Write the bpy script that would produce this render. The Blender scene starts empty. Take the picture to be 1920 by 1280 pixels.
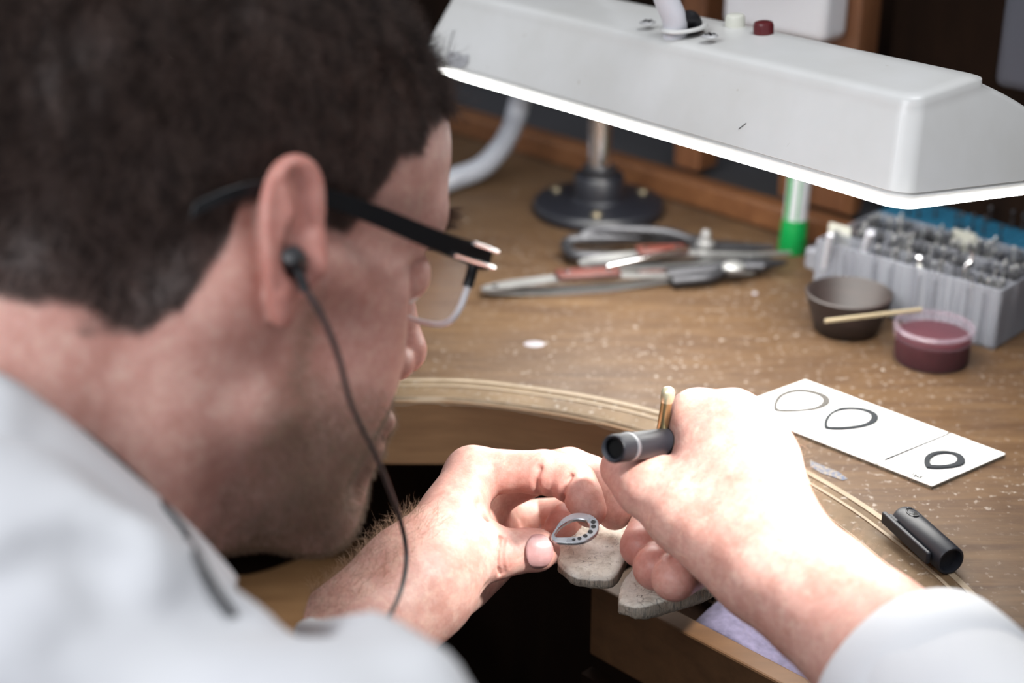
import bpy, bmesh, math, random
import numpy as np
from mathutils import Vector, Matrix
random.seed(7); RNG = np.random.default_rng(7)
C = bpy.context.scene.collection
SC = bpy.context.scene

# ---------------------------------------------------------------- camera, world, lights, exposure
BENCH = 0.95                      # height of the bench top above the floor
CAMH = 0.380                      # camera above the bench top
PITCH = math.radians(24)
FPX = 2933.0                      # focal length in pixels of the 1920 wide frame
CAM = np.array([0.0, 0.0, BENCH + CAMH])
RX = np.array([1.0, 0, 0]); UX = np.array([0, math.sin(PITCH), math.cos(PITCH)]); WX = np.array([0, math.cos(PITCH), -math.sin(PITCH)])
def Q(px, py, d):                 # point seen at a pixel, at depth d, relative to the camera
    return (px-960)/FPX*d*RX - (py-640)/FPX*d*UX + d*WX
def P(px, py, d): return CAM + Q(px, py, d)
def T(px, py, z=0.0):             # point seen at a pixel, z above the bench top
    r = Q(px, py, 1.0); return CAM + r*((z-CAMH)/r[2])
cam_data = bpy.data.cameras.new('camera'); cam = bpy.data.objects.new('camera', cam_data); C.objects.link(cam)
cam.location = CAM; cam.rotation_euler = (math.pi/2-PITCH, 0, 0)
cam_data.lens = 55.0; cam_data.sensor_width = 36.0; cam_data.clip_start = 0.01
cam_data.dof.use_dof = True; cam_data.dof.focus_distance = 0.715; cam_data.dof.aperture_fstop = 4.8
SC.camera = cam
w = bpy.data.worlds.new('world'); SC.world = w; w.use_nodes = True
w.node_tree.nodes['Background'].inputs[0].default_value = (0.90, 0.93, 1.0, 1)
w.node_tree.nodes['Background'].inputs[1].default_value = 0.50
def area(name, loc, target, size, power, color, sy=None):
    l = bpy.data.lights.new(name, 'AREA'); l.energy = power; l.color = color; l.size = size
    if sy: l.shape = 'RECTANGLE'; l.size_y = sy
    o = bpy.data.objects.new(name, l); C.objects.link(o); o.location = loc
    o.rotation_euler = (Vector(target)-Vector(loc)).to_track_quat('-Z', 'Y').to_euler(); return o
area('soft_fill_light', (-1.3, -0.9, 2.5), (0, .5, .95), 1.3, 38, (.93, .96, 1), 1.0)  # soft fill added for the coat and head; no window is known here
area('ceiling_light', (0.5, 0.5, 2.6), (0, .6, .95), .8, 13, (.95, .97, 1), .8)
sp = bpy.data.lights.new('hands_fill_spot', 'SPOT'); sp.energy = 52; sp.spot_size = math.radians(24); sp.spot_blend = .9; sp.shadow_soft_size = .03; sp.color = (1, .985, .95)  # added narrow spot that brightens the hands, pin and plate; not a lamp head
so_ = bpy.data.objects.new('hands_fill_spot', sp); C.objects.link(so_); so_.location = (.36, .38, BENCH+.50); so_.rotation_euler = (Vector((.072, .595, BENCH+.03))-so_.location).to_track_quat('-Z', 'Y').to_euler()
SC.view_settings.view_transform = 'Standard'; SC.view_settings.look = 'None'
SC.view_settings.gamma = 1; SC.view_settings.use_curve_mapping = False; SC.view_settings.exposure = 0.0
SC.cycles.use_denoising = True; SC.cycles.max_bounces = 8; SC.cycles.caustics_reflective = False; SC.cycles.caustics_refractive = False
SC.cycles.sample_clamp_indirect = 4

# ---------------------------------------------------------------- materials
MATS = {}
def mat(name, color, rough=.5, metal=0.0, spec=.5, **kw):
    if name in MATS: return MATS[name]
    m = bpy.data.materials.new(name); m.use_nodes = True; MATS[name] = m
    nt = m.node_tree; b = nt.nodes['Principled BSDF']
    b.inputs['Base Color'].default_value = (*color, 1); b.inputs['Roughness'].default_value = rough
    b.inputs['Metallic'].default_value = metal; b.inputs['Specular IOR Level'].default_value = spec
    for k, v in kw.items():
        if k == 'emit': b.inputs['Emission Color'].default_value = (*v[:3], 1); b.inputs['Emission Strength'].default_value = v[3]
        elif k == 'trans': b.inputs['Transmission Weight'].default_value = v
        elif k == 'ior': b.inputs['IOR'].default_value = v
        elif k == 'alpha': b.inputs['Alpha'].default_value = v
        elif k == 'sss': b.inputs['Subsurface Weight'].default_value = v[0]; b.inputs['Subsurface Scale'].default_value = v[1]; b.inputs['Subsurface Radius'].default_value = (1, .35, .2)
        elif k == 'coat': b.inputs['Coat Weight'].default_value = v
        elif k == 'sheen': b.inputs['Sheen Weight'].default_value = v
    return m
class NT:                          # tiny node helper
    def __init__(s, m): s.m = m; s.nt = m.node_tree; s.b = s.nt.nodes['Principled BSDF']; s.co = None
    def n(s, t, **kw):
        x = s.nt.nodes.new(t)
        for k, v in kw.items():
            if k in ('ins',):
                for kk, vv in v.items(): x.inputs[kk].default_value = vv
            else: setattr(x, k, v)
        return x
    def l(s, a, b): s.nt.links.new(a, b)
    def coord(s, scale=(1, 1, 1), rotz=0):
        tc = s.n('ShaderNodeTexCoord'); mp = s.n('ShaderNodeMapping'); mp.inputs['Scale'].default_value = scale; mp.inputs['Rotation'].default_value = (0, 0, rotz)
        s.l(tc.outputs['Object'], mp.inputs['Vector']); return mp.outputs[0]
    def noise(s, vec, scale, detail=4, rough=.6, dist=0):
        x = s.n('ShaderNodeTexNoise'); x.inputs['Scale'].default_value = scale; x.inputs['Detail'].default_value = detail
        x.inputs['Roughness'].default_value = rough; x.inputs['Distortion'].default_value = dist; s.l(vec, x.inputs['Vector']); return x.outputs['Fac']
    def ramp(s, fac, stops, interp='LINEAR'):
        r = s.n('ShaderNodeValToRGB'); r.color_ramp.interpolation = interp; e = r.color_ramp.elements
        while len(e) < len(stops): e.new(.5)
        for i, (p, c) in enumerate(stops):
            e[i].position = p; e[i].color = (*c, 1) if not isinstance(c, (int, float)) else (c, c, c, 1)
        s.l(fac, r.inputs[0]); return r.outputs[0]
    def mix(s, fac, a, b, mode='MIX'):
        x = s.n('ShaderNodeMix', data_type='RGBA', blend_type=mode)
        for sock, v in ((x.inputs[0], fac), (x.inputs[6], a), (x.inputs[7], b)):
            if isinstance(v, (int, float)): sock.default_value = v
            elif isinstance(v, tuple): sock.default_value = (*v, 1)
            else: s.l(v, sock)
        return x.outputs[2]
    def color(s, c): s.l(c, s.b.inputs['Base Color'])
    def rough(s, c): s.l(c, s.b.inputs['Roughness'])
    def bump(s, h, strength=.3, dist=.001):
        x = s.n('ShaderNodeBump'); x.inputs['Strength'].default_value = strength; x.inputs['Distance'].default_value = dist
        s.l(h, x.inputs['Height']); s.l(x.outputs[0], s.b.inputs['Normal'])
def wood(name, dark, light, rough=.45, rot=0.0, along=(18, 160, 160), fleck=0.0, spec=.4):
    m = mat(name, light, rough, spec=spec if not fleck else .22); t = NT(m); v = t.coord(along, rot)
    g = t.noise(v, 1, 6, .65, .6); c = t.ramp(g, [(.3, dark), (.7, light)])
    v2 = t.coord(); big = t.noise(v2, 9, 3); c = t.mix(t.ramp(big, [(.35, 0.0), (.65, .4)]), c, tuple(x*.7 for x in dark))
    if fleck:
        f = t.noise(v2, 260, 3, .6); f2 = t.noise(v2, 14, 4, .6)
        fm = t.mix(1.0, t.ramp(f, [(.60, 0.0), (.70, 1.0)]), t.ramp(f2, [(.38, 0.1), (.62, 1.0)]), 'MULTIPLY')
        fm = t.mix(1.0, fm, (fleck,)*3, 'MULTIPLY'); c = t.mix(fm, c, (.32, .29, .26))
        v3 = t.coord((30, 420, 30), .6); sc = t.noise(v3, 1, 4, .6); sm = t.mix(1.0, t.ramp(sc, [(.68, 0.0), (.75, .55)]), t.ramp(t.noise(v2, 22, 2), [(.5, 0.0), (.6, 1.0)]), 'MULTIPLY')
        c = t.mix(sm, c, (.30, .27, .23))
        t.rough(t.ramp(t.noise(v2, 35, 4), [(.3, rough), (.7, rough+.25)]))
    t.color(c); t.bump(g, .12, .0006); return m
ANG = -0.807                       # the bench back and the lamp run along this ground angle
M_top = wood('bench_top_wood', (.046, .024, .0125), (.100, .059, .029), .40, -ANG, (14, 120, 120), fleck=.65)
M_rim = wood('bench_rim_wood', (.068, .042, .021), (.13, .085, .045), .5, 0, (30, 30, 200), fleck=1.0)
M_edge = wood('bench_worn_edge', (.16, .12, .075), (.28, .22, .155), .6, 0, (40, 40, 40))
M_side = wood('bench_side_wood', (.15, .082, .040), (.24, .14, .07), .5, 0, (12, 12, 190))
M_rail = wood('rail_wood', (.09, .034, .013), (.18, .078, .032), .45, -ANG, (9, 120, 120))
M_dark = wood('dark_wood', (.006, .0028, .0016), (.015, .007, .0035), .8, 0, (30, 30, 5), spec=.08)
M_post = wood('post_wood', (.10, .038, .015), (.20, .085, .038), .5, 0, (120, 120, 8))
M_tray = wood('tray_wood', (.12, .062, .026), (.19, .105, .048), .6, 0, (14, 90, 90))
M_drawer = wood('drawer_wood', (.07, .032, .012), (.12, .058, .023), .6, .6, (14, 90, 90))
M_gap_shade = mat('recess_shade', (.02, .02, .024), .8)  # near-black colour paints in the shadow gap of the cabinet recess
M_wall = mat('wall_paint', (.10, .09, .085), .9)
t = NT(M_wall); t.color(t.ramp(t.noise(t.coord(), 5), [(.3, (.08, .075, .07)), (.7, (.12, .11, .1))]))
M_floor = mat('floor_lino', (.07, .06, .05), .6)
t = NT(M_floor); t.color(t.ramp(t.noise(t.coord(), 8), [(.3, (.05, .045, .04)), (.7, (.09, .08, .07))]))

# ---------------------------------------------------------------- mesh helpers
FR = {}                            # world matrix of every thing's empty
def base(name, loc, label, cat, group=None, rot=None):
    o = bpy.data.objects.new(name, None); o.empty_display_size = .01; C.objects.link(o)
    M = Matrix.Translation(Vector(loc)) @ (rot.to_4x4() if rot is not None else Matrix()); o.matrix_world = M; FR[o.name] = M
    return tag(o, label, cat, group)
def tag(o, label=None, cat=None, group=None, kind=None):
    if label: o['label'] = label
    if cat: o['category'] = cat
    if group: o['group'] = group
    if kind: o['kind'] = kind
    return o
def frame_of(o):
    return FR.get(o.name, Matrix())
class MB:
    def __init__(s): s.v = []; s.f = []
    def add(s, vs, fs):
        k = len(s.v); s.v += [tuple(map(float, p)) for p in vs]; s.f += [tuple(i+k for i in f) for f in fs]; return s
    def prism(s, poly, z0, z1):    # polygon (x,y) counter-clockwise, extruded in z
        n = len(poly); vs = [(*p[:2], z0) for p in poly]+[(*p[:2], z1) for p in poly]
        fs = [tuple(range(n-1, -1, -1)), tuple(range(n, 2*n))]+[(i, (i+1) % n, n+(i+1) % n, n+i) for i in range(n)]
        return s.add(vs, fs)
    def box(s, c, ax, ay, az):     # centre and three half vectors
        c, ax, ay, az = map(np.array, (c, ax, ay, az)); vs = []
        for k in (-1, 1):
            for (i, j) in ((-1, -1), (1, -1), (1, 1), (-1, 1)): vs.append(c+i*ax+j*ay+k*az)
        fs = [(3, 2, 1, 0), (4, 5, 6, 7), (0, 1, 5, 4), (1, 2, 6, 5), (2, 3, 7, 6), (3, 0, 4, 7)]
        if np.dot(np.cross(ax, ay), az) < 0: fs = [f[::-1] for f in fs]
        return s.add(vs, fs)
    def tube(s, pts, r, n=12, caps=True, flat=None):   # flat=(vector, factor): squash the section along a vector
        pts = [np.array(p, float) for p in pts]; m = len(pts); rs = r if isinstance(r, (list, tuple, np.ndarray)) else [r]*m
        up = None; vs = []
        for i in range(m):
            t = pts[min(i+1, m-1)]-pts[max(i-1, 0)]; t /= np.linalg.norm(t)+1e-12
            if up is None:
                up = np.cross(t, (0, 0, 1.)); up = up if np.linalg.norm(up) > .1 else np.cross(t, (1., 0, 0))
            up = up-t*np.dot(up, t); up /= np.linalg.norm(up); sd = np.cross(t, up)
            for k in range(n):
                a = 2*math.pi*k/n; o = (up*math.cos(a)+sd*math.sin(a))*rs[i]
                if flat is not None:
                    fv = np.array(flat[0], float); fv /= np.linalg.norm(fv); o = o-fv*np.dot(o, fv)*(1-flat[1])
                vs.append(pts[i]+o)
        fs = [(i*n+k, i*n+(k+1) % n, (i+1)*n+(k+1) % n, (i+1)*n+k) for i in range(m-1) for k in range(n)]
        if caps: fs += [tuple(range(n-1, -1, -1)), tuple((m-1)*n+k for k in range(n))]
        return s.add(vs, fs)
    def lathe(s, c, prof, n=48, axis=(0, 0, 1), caps=True):       # prof: (radius, height) from bottom to top, closed on the axis when r=0
        c = np.array(c, float); z = np.array(axis, float); z /= np.linalg.norm(z)
        x = np.cross((0, 1., 0), z); x = x if np.linalg.norm(x) > .1 else np.cross((1., 0, 0), z); x /= np.linalg.norm(x); y = np.cross(z, x)
        vs = []; fs = []
        for (r, h) in prof:
            for k in range(n):
                a = 2*math.pi*k/n; vs.append(c+z*h+(x*math.cos(a)+y*math.sin(a))*max(r, 1e-5))
        m = len(prof)
        fs = [(i*n+k, i*n+(k+1) % n, (i+1)*n+(k+1) % n, (i+1)*n+k) for i in range(m-1) for k in range(n)]
        if caps: fs += [tuple(range(n-1, -1, -1)), tuple((m-1)*n+k for k in range(n))]
        return s.add(vs, fs)
    def ball(s, c, r, n=12, sc=(1, 1, 1)):
        vs = []; c = np.array(c, float)
        for i in range(1, n//2):
            th = math.pi*i/(n//2)
            for k in range(n): vs.append(c+np.array([sc[0]*math.sin(th)*math.cos(2*math.pi*k/n), sc[1]*math.sin(th)*math.sin(2*math.pi*k/n), sc[2]*math.cos(th)])*r)
        rows = n//2-1; vs.append(c+np.array([0, 0, sc[2]*r])); vs.append(c-np.array([0, 0, sc[2]*r])); a = len(vs)-2
        fs = [(i*n+k, (i+1)*n+k, (i+1)*n+(k+1) % n, i*n+(k+1) % n) for i in range(rows-1) for k in range(n)]
        fs += [(a, k, (k+1) % n) for k in range(n)]+[((rows-1)*n+k, a+1, (rows-1)*n+(k+1) % n) for k in range(n)]
        return s.add(vs, fs)
    def build(s, name, m, parent=None, smooth=35, bevel=0, seg=2, mods=()):
        me = bpy.data.meshes.new(name); V = s.v
        if parent is not None:
            inv = frame_of(parent).inverted(); V = [tuple(inv @ Vector(p)) for p in V]
            if parent.name not in FR: V = s.v
            org = None
        else:
            a = np.array(V); org = Vector(((a[:, 0].min()+a[:, 0].max())/2, (a[:, 1].min()+a[:, 1].max())/2, a[:, 2].min()))
            V = [tuple(Vector(p)-org) for p in V]
        me.from_pydata(V, [], s.f); me.materials.append(m)
        if smooth:
            me.polygons.foreach_set('use_smooth', [True]*len(me.polygons)); me.set_sharp_from_angle(angle=math.radians(smooth))
        o = bpy.data.objects.new(name, me); C.objects.link(o)
        if parent is not None: o.parent = parent; FR[o.name] = frame_of(parent)
        else: o.location = org; FR[o.name] = Matrix.Translation(org)
        if bevel:
            b = o.modifiers.new('bevel', 'BEVEL'); b.width = bevel; b.segments = seg; b.limit_method = 'ANGLE'; b.angle_limit = math.radians(30); b.harden_normals = False
        return o
def structure(o): o['kind'] = 'structure'; return o
def spline(pts, n=10):             # Catmull-Rom through points
    p = [np.array(q, float) for q in pts]; p = [2*p[0]-p[1]]+p+[2*p[-1]-p[-2]]; out = []
    for i in range(1, len(p)-2):
        for k in range(n):
            u = k/n; out.append(.5*((2*p[i])+(-p[i-1]+p[i+1])*u+(2*p[i-1]-5*p[i]+4*p[i+1]-p[i+2])*u*u+(-p[i-1]+3*p[i]-3*p[i+1]+p[i+2])*u**3))
    out.append(p[-2]); return out
def offset2(pts, d):               # offset of an open polyline to its left
    out = []
    for i in range(len(pts)):
        t = pts[min(i+1, len(pts)-1)][:2]-pts[max(i-1, 0)][:2]; t = t/np.linalg.norm(t); out.append(pts[i][:2]+d*np.array([-t[1], t[0]]))
    return out
Z = BENCH
# ---------------------------------------------------------------- room shell
MB().box((0, .8, -.02), (2.6, 0, 0), (0, 2.6, 0), (0, 0, .02)).build('floor', M_floor, smooth=0)['kind'] = 'structure'
uD = np.array([math.cos(ANG), math.sin(ANG), 0]); nD = np.array([-uD[1], uD[0], 0])        # along the bench back, and away behind it
B0 = T(850, 250); B0 = np.array([B0[0], B0[1], Z])
wc = B0+nD*.34
MB().box((wc[0], wc[1], 1.2), uD*3.4, nD*.05, (0, 0, 1.4)).build('wall_back', M_wall, smooth=0)['kind'] = 'structure'

# ---------------------------------------------------------------- bench
edge_px = [(760, 748), (870, 750), (1000, 766), (1100, 783), (1200, 808), (1300, 842), (1420, 897), (1530, 962), (1620, 1030), (1700, 1100), (1790, 1200), (1850, 1290)]
ed = [T(*p)[:2] for p in edge_px]
ed = [np.array(q) for q in [(-.43, .30), (-.425, .42), (-.39, .56), (-.31, .68), (-.20, .752), (-.12, .774)]]+ed+[np.array((.208, .40)), np.array((.214, .30))]
EDGE = spline(ed, 6)
RIM = offset2(EDGE, .0245)
bench = base('workbench', (0, .9, Z-.042), 'worn brown wooden jeweller bench with a curved cut-out', 'workbench')
far = [B0-uD*.62, B0+uD*.75]
# bench top: from the rim groove outwards, as a strip of quads and a back field
def ribbon(mb, inner, outer, z0, z1):
    n = len(inner); vs = [(*p[:2], z0) for p in inner]+[(*p[:2], z0) for p in outer]+[(*p[:2], z1) for p in inner]+[(*p[:2], z1) for p in outer]
    fs = []
    for i in range(n-1):
        fs += [(2*n+i, 2*n+i+1, 3*n+i+1, 3*n+i), (i+1, i, n+i, n+i+1), (i, i+1, 2*n+i+1, 2*n+i), (n+i+1, n+i, 3*n+i, 3*n+i+1)]
    fs += [(0, 2*n, 3*n, n), (n-1, 2*n-1, 4*n-1, 3*n-1)]
    mb.add(vs, fs)
fs_ = [f[::-1] for f in ()]
poly = [tuple(p) for p in offset2(EDGE, .0256)]                      # left to right along the cut-out
pl = poly+[(.9, .30), (.9, .30+.0), tuple((B0+uD*1.15)[:2]), tuple((B0-uD*.95)[:2]), (-1.05, .30)]
pl = [p for i, p in enumerate(pl) if i == 0 or np.linalg.norm(np.array(p)-np.array(pl[i-1])) > 1e-4]
area2 = sum(pl[i][0]*pl[(i+1) % len(pl)][1]-pl[(i+1) % len(pl)][0]*pl[i][1] for i in range(len(pl)))
if area2 < 0: pl = pl[::-1]
MB().prism(pl, Z-.042, Z).build('bench_top', M_top, bench, smooth=0)
mb = MB(); ribbon(mb, [p for p in offset2(EDGE, .0018)], RIM, Z-.0415, Z-.0004); mb.build('rim_band', M_rim, bench, smooth=20)
mb = MB(); ribbon(mb, EDGE, offset2(EDGE, .0026), Z-.0405, Z-.0016); mb.build('curved_edge', M_side, bench, smooth=20)
# worn pale arrises: the chamfered edge of the cut-out and the two lines of the inlay groove
mb = MB(); n = len(EDGE); a = offset2(EDGE, -.0003); b = offset2(EDGE, .0024)
random.seed(3); wj = [random.uniform(.7, 1.3) for _ in range(n)]
vs = [(*a[i], Z-.0030*wj[i]) for i in range(n)]+[(*b[i], Z+.0002) for i in range(n)]+[(*offset2(EDGE, .0045)[i], Z-.0008) for i in range(n)]
mb.add(vs, [(i, i+1, n+i+1, n+i) for i in range(n-1)]+[(n+i, n+i+1, 2*n+i+1, 2*n+i) for i in range(n-1)]); mb.build('worn_edge', M_edge, bench, smooth=20)
for off, wd in ((.0176, .0009), (.0247, .0016)):
    mb = MB(); ribbon(mb, offset2(EDGE, off-wd), offset2(EDGE, off+wd), Z-.002, Z+.00015); mb.build('inlay_line', M_edge, bench, smooth=0)
mb = MB(); bl = [(1518, 862), (1532, 868), (1552, 876), (1572, 884), (1590, 897), (1580, 900), (1560, 893), (1538, 886), (1520, 874)]
mb.add([tuple(T(*p, .0003)) for p in bl], [tuple(range(len(bl)-1, -1, -1))]); M_bl = mat('blue_smear', (.06, .075, .11), .7); tt = NT(M_bl); tt.color(tt.ramp(tt.noise(tt.coord(), 500, 4), [(.4, (.15, .12, .09)), (.6, (.045, .06, .10))]))
mb.build('paint_smear', M_bl, bench, smooth=0)
# apron / catch tray below the cut-out
tr = [T(300, 1000, -.15), T(420, 1069, -.15), T(500, 1065, -.15), T(600, 1022, -.15), T(680, 970, -.15), T(745, 985, -.15), T(775, 1060, -.15), T(770, 1200, -.15), T(760, 1400, -.15)]
trs = spline([p[:2] for p in tr], 6)
ptr = [tuple(p) for p in trs]+[(-.34, .40)]
ar = sum(ptr[i][0]*ptr[(i+1) % len(ptr)][1]-ptr[(i+1) % len(ptr)][0]*ptr[i][1] for i in range(len(ptr)))
MB().prism(ptr if ar > 0 else ptr[::-1], Z-.165, Z-.15).build('catch_tray', M_tray, bench, smooth=0, bevel=.003)
# near-black sheet added as shade below the bench top, following the cut-out further in
bk = offset2(EDGE, .10); mb = MB(); ribbon(mb, bk, offset2(EDGE, .12), .02, Z-.042); mb.build('underbench_shade', M_dark, bench, smooth=20)
for q in ((-.8, .36), (.8, .36)):
    MB().box((q[0], q[1], (Z-.042)/2), (.03, 0, 0), (0, .03, 0), (0, 0, (Z-.042)/2)).build('leg', M_dark, bench, smooth=0, bevel=.003)
# drawer hanging open under the right of the cut-out
zd = -.052
d0 = T(1108, 1092, zd); d1 = T(1500, 1300, zd); dv = d1-d0; dv[2] = 0; dl = np.linalg.norm(dv); dv /= dl; dn = np.array([-dv[1], dv[0], 0])
if dn[1] < 0: dn = -dn
drw = bpy.data.objects.new('drawer', None); drw.empty_display_size = .01; C.objects.link(drw); drw.parent = bench; FR['drawer'] = FR[bench.name]
c0 = d0+dv*.16
MB().box(c0+dn*.006+np.array([0, 0, -.0215]), dv*.16, dn*.006, (0, 0, .0215)).build('front_panel', M_drawer, drw, smooth=0, bevel=.0012)
MB().box(d0+dv*.004+dn*.072+np.array([0, 0, -.0225]), dv*.004, dn*.060, (0, 0, .018)).build('side_panel', M_drawer, drw, smooth=0)
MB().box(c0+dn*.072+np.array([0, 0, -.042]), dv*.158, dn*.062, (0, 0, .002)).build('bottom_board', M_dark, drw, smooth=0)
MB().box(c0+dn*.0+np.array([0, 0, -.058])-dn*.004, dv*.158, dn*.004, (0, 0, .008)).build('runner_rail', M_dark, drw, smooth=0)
# lilac cloth in the drawer
k0 = T(1310, 1165, zd-.012); mbc = MB(); nn = 9; vs = []
for i in range(nn):
    for j in range(nn):
        u, v_ = i/(nn-1), j/(nn-1); vs.append(k0+dv*(u*.10)+dn*(v_*.045-.004)+np.array([0, 0, .003*math.sin(9*u+3*v_)+.004*v_]))
fs = [(i*nn+j, (i+1)*nn+j, (i+1)*nn+j+1, i*nn+j+1) for i in range(nn-1) for j in range(nn-1)]
M_lil = mat('lilac_cloth', (.30, .26, .40), .9); tt = NT(M_lil); tt.color(tt.ramp(tt.noise(tt.coord(), 300), [(.3, (.09, .08, .125)), (.7, (.15, .13, .20))]))
o = mbc.add(vs, fs).build('folded_cloth', M_lil); tag(o, 'lilac grey cloth lying in the open drawer', 'cloth')
sm = o.modifiers.new('thick', 'SOLIDIFY'); sm.thickness = .002; sm.offset = 0

# ---------------------------------------------------------------- cabinet along the back of the bench
cab = base('bench_cabinet', tuple(B0), 'brown wooden pigeonhole cabinet with dark recesses along the bench back', 'cabinet')
def along(s, t=0, z=0): return B0+uD*s+nD*t+np.array([0, 0, z])
def s_of(px, t=0.02, py=20):              # where the ray of a pixel column crosses the cabinet front
    r = Q(px, py, 1.0); A = np.array([[r[0], -uD[0]], [r[1], -uD[1]]]); b = (B0+nD*t)[:2]; k = np.linalg.solve(A, b); return k[1]
MB().box(along(.1, .009, .0095), uD*.75, nD*.009, (0, 0, .0095)).build('bottom_rail', M_rail, cab, smooth=0, bevel=.0025)
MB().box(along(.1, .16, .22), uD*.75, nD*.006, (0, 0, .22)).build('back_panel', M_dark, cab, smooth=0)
MB().box(along(.1, .085, .010), uD*.75, nD*.07, (0, 0, .004)).build('lower_shelf', M_gap_shade, cab, smooth=0)
for px0, px1 in ((1278, 1326), (1556, 1618)):
    a_, b_ = s_of(px0), s_of(px1)
    MB().box(along((a_+b_)/2, .03, .22), uD*(b_-a_)/2, nD*.012, (0, 0, .20)).build('post', M_post, cab, smooth=0, bevel=.002)
a_ = s_of(1455, .02, 370); b_ = s_of(1600, .02, 370)
MB().box(along((a_+b_)/2, .026, .03), uD*(b_-a_)/2*.98, nD*.006, (0, 0, .011)).build('drawer_front', M_rail, cab, smooth=0, bevel=.002)
a_ = s_of(1620); b_ = s_of(2150)
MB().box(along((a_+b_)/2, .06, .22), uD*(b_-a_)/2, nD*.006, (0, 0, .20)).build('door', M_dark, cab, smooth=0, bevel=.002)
# white socket box and grey hanging pouch
M_white = mat('white_plastic', (.62, .62, .64), .35)
sa, sb = s_of(1352, -.01), s_of(1548, -.01)
so = base('socket_box', tuple(along((sa+sb)/2, -.01, .22)), 'white plastic socket box fixed between the cabinet posts', 'socket')
zc = T(1450, 66, 0); 
import itertools
r_ = Q(1450, 66, 1.0); tt_ = np.dot((along(0, -.01)-CAM)[:2], nD[:2])/np.dot(r_[:2], nD[:2]); zb = (CAM+r_*tt_)[2]-Z
MB().box(along((sa+sb)/2, .004, zb+.035), uD*(sb-sa)/2, nD*.014, (0, 0, .035)).build('housing', M_white, so, smooth=30, bevel=.006, seg=4)
MB().box(along((sa+sb)/2-.004, -.0115, zb+.046), uD*(sb-sa)/2*.55, nD*.0018, (0, 0, .016)).build('cover_plate', M_white, so, smooth=30, bevel=.0012)
M_grey = mat('grey_blue_cloth', (.06, .062, .078), .8)
r_ = Q(1905, 130, 1.0); tt_ = np.dot((along(0, .0)-CAM)[:2], nD[:2])/np.dot(r_[:2], nD[:2]); q = CAM+r_*tt_
pg = MB().box(q+np.array([0, 0, .035])+uD*.012, uD*.02, nD*.012, (0, 0, .045)).build('hanging_pouch', M_grey, smooth=30, bevel=.006, seg=3); tag(pg, 'grey blue pouch hanging beside the dark cabinet door', 'pouch')
# ---------------------------------------------------------------- bench lamp (fluorescent hood on a tube)
KS = 1.047
def steel(name, c, r=.3): 
    m = mat(name, c, r, .72 if c[0] < .5 else 1.0); t = NT(m); t.rough(t.ramp(t.noise(t.coord(), 120), [(.3, max(r-.1, .05)), (.7, r+.12)])); return m
M_steel = steel('steel', (.34, .34, .335), .36); M_dsteel = steel('dark_steel', (.05, .05, .055), .38); M_chrome = steel('chrome', (.8, .8, .82), .12)
M_blackp = mat('black_plastic', (.012, .012, .014), .35); M_blackm = mat('matt_black_plastic', (.009, .010, .014), .45, spec=.35)
M_hood = mat('hood_enamel', (.60, .60, .585), .38, coat=.1); t = NT(M_hood); v = t.coord()
c = t.ramp(t.noise(v, 14, 4), [(.3, (.56, .555, .53)), (.7, (.63, .63, .62))])
sp = t.ramp(t.noise(v, 150, 2), [(.745, 0.0), (.79, .4)]); c = t.mix(sp, c, (.30, .24, .17))
sc_ = t.noise(t.coord((60, 700, 60), .9), 1, 2); c = t.mix(t.ramp(sc_, [(.76, 0.0), (.79, .35)]), c, (.35, .33, .30)); t.color(c)
M_glow = mat('lit_diffuser', (1, 1, 1), .4, emit=(1.0, .985, .94, 14.5))
LD = np.array([-.62, .784, -.022]); LD /= np.linalg.norm(LD)
LB = T(1690, 382, .15*KS+.003)
# length so that the far end of the rim falls just behind the hair
best = min((abs(((CAM*0+LB+LD*s-CAM)@RX)/((LB+LD*s-CAM)@WX)*FPX+960-775), s) for s in np.arange(.2, .5, .002))[1]
LL = best
th = math.radians(-7.5); T0 = np.cross(np.array([0, 0, 1.]), LD); T0 /= np.linalg.norm(T0); T0 = -T0 if T0[0] < 0 else T0
N0 = np.cross(LD, T0); N0 = N0 if N0[2] > 0 else -N0
LT = T0*math.cos(th)+N0*math.sin(th); LN = -T0*math.sin(th)+N0*math.cos(th)
WB = .160
def lp(l, t_, n_): return LB+LD*l+LT*t_+LN*n_
lamp = base('bench_lamp', tuple(lp(LL/2, WB/2, 0)), 'white enamelled fluorescent bench lamp glowing over the workbench', 'lamp')
TILT = 0.0
def rring(l0, l1, t0, t1, r, z, k=6, tl=0.0):
    out = []
    for (cx, cy, a0) in ((l1-r, t1-r, 0), (l0+r, t1-r, 90), (l0+r, t0+r, 180), (l1-r, t0+r, 270)):
        for i in range(k+1):
            a = math.radians(a0+90*i/k); tt0 = cy+r*math.sin(a); out.append(lp(cx+r*math.cos(a), tt0, z+tl*(tt0-.014)))
    return out
def loft(mb, rings, cap0=True, cap1=True):
    n = len(rings[0]); vs = [p for r in rings for p in r]; fs = []
    hand = np.dot(np.cross(LD, LT), LN) > 0
    for i in range(len(rings)-1):
        for k in range(n):
            f = (i*n+k, i*n+(k+1) % n, (i+1)*n+(k+1) % n, (i+1)*n+k); fs.append(f if hand else f[::-1])
    a = tuple(range(n)); b = tuple((len(rings)-1)*n+k for k in range(n))
    if cap0: fs.append(a[::-1] if hand else a)
    if cap1: fs.append(b if hand else b[::-1])
    return mb.add(vs, fs)
m_ = .001*KS; HZ = 41.5
lv = [(0, 0, 0, 9), (2.4, 0, 0, 9), (2.9, .9, 0, 8.5), (3.4, .9, 0, 8.5), (3.9, .3, 0, 9)]
for i in range(1, 12): lv.append((3.9+(HZ-7.5)*i/11.5, .3, i/11.5, 9))
fr = lv[-1][2]
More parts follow.
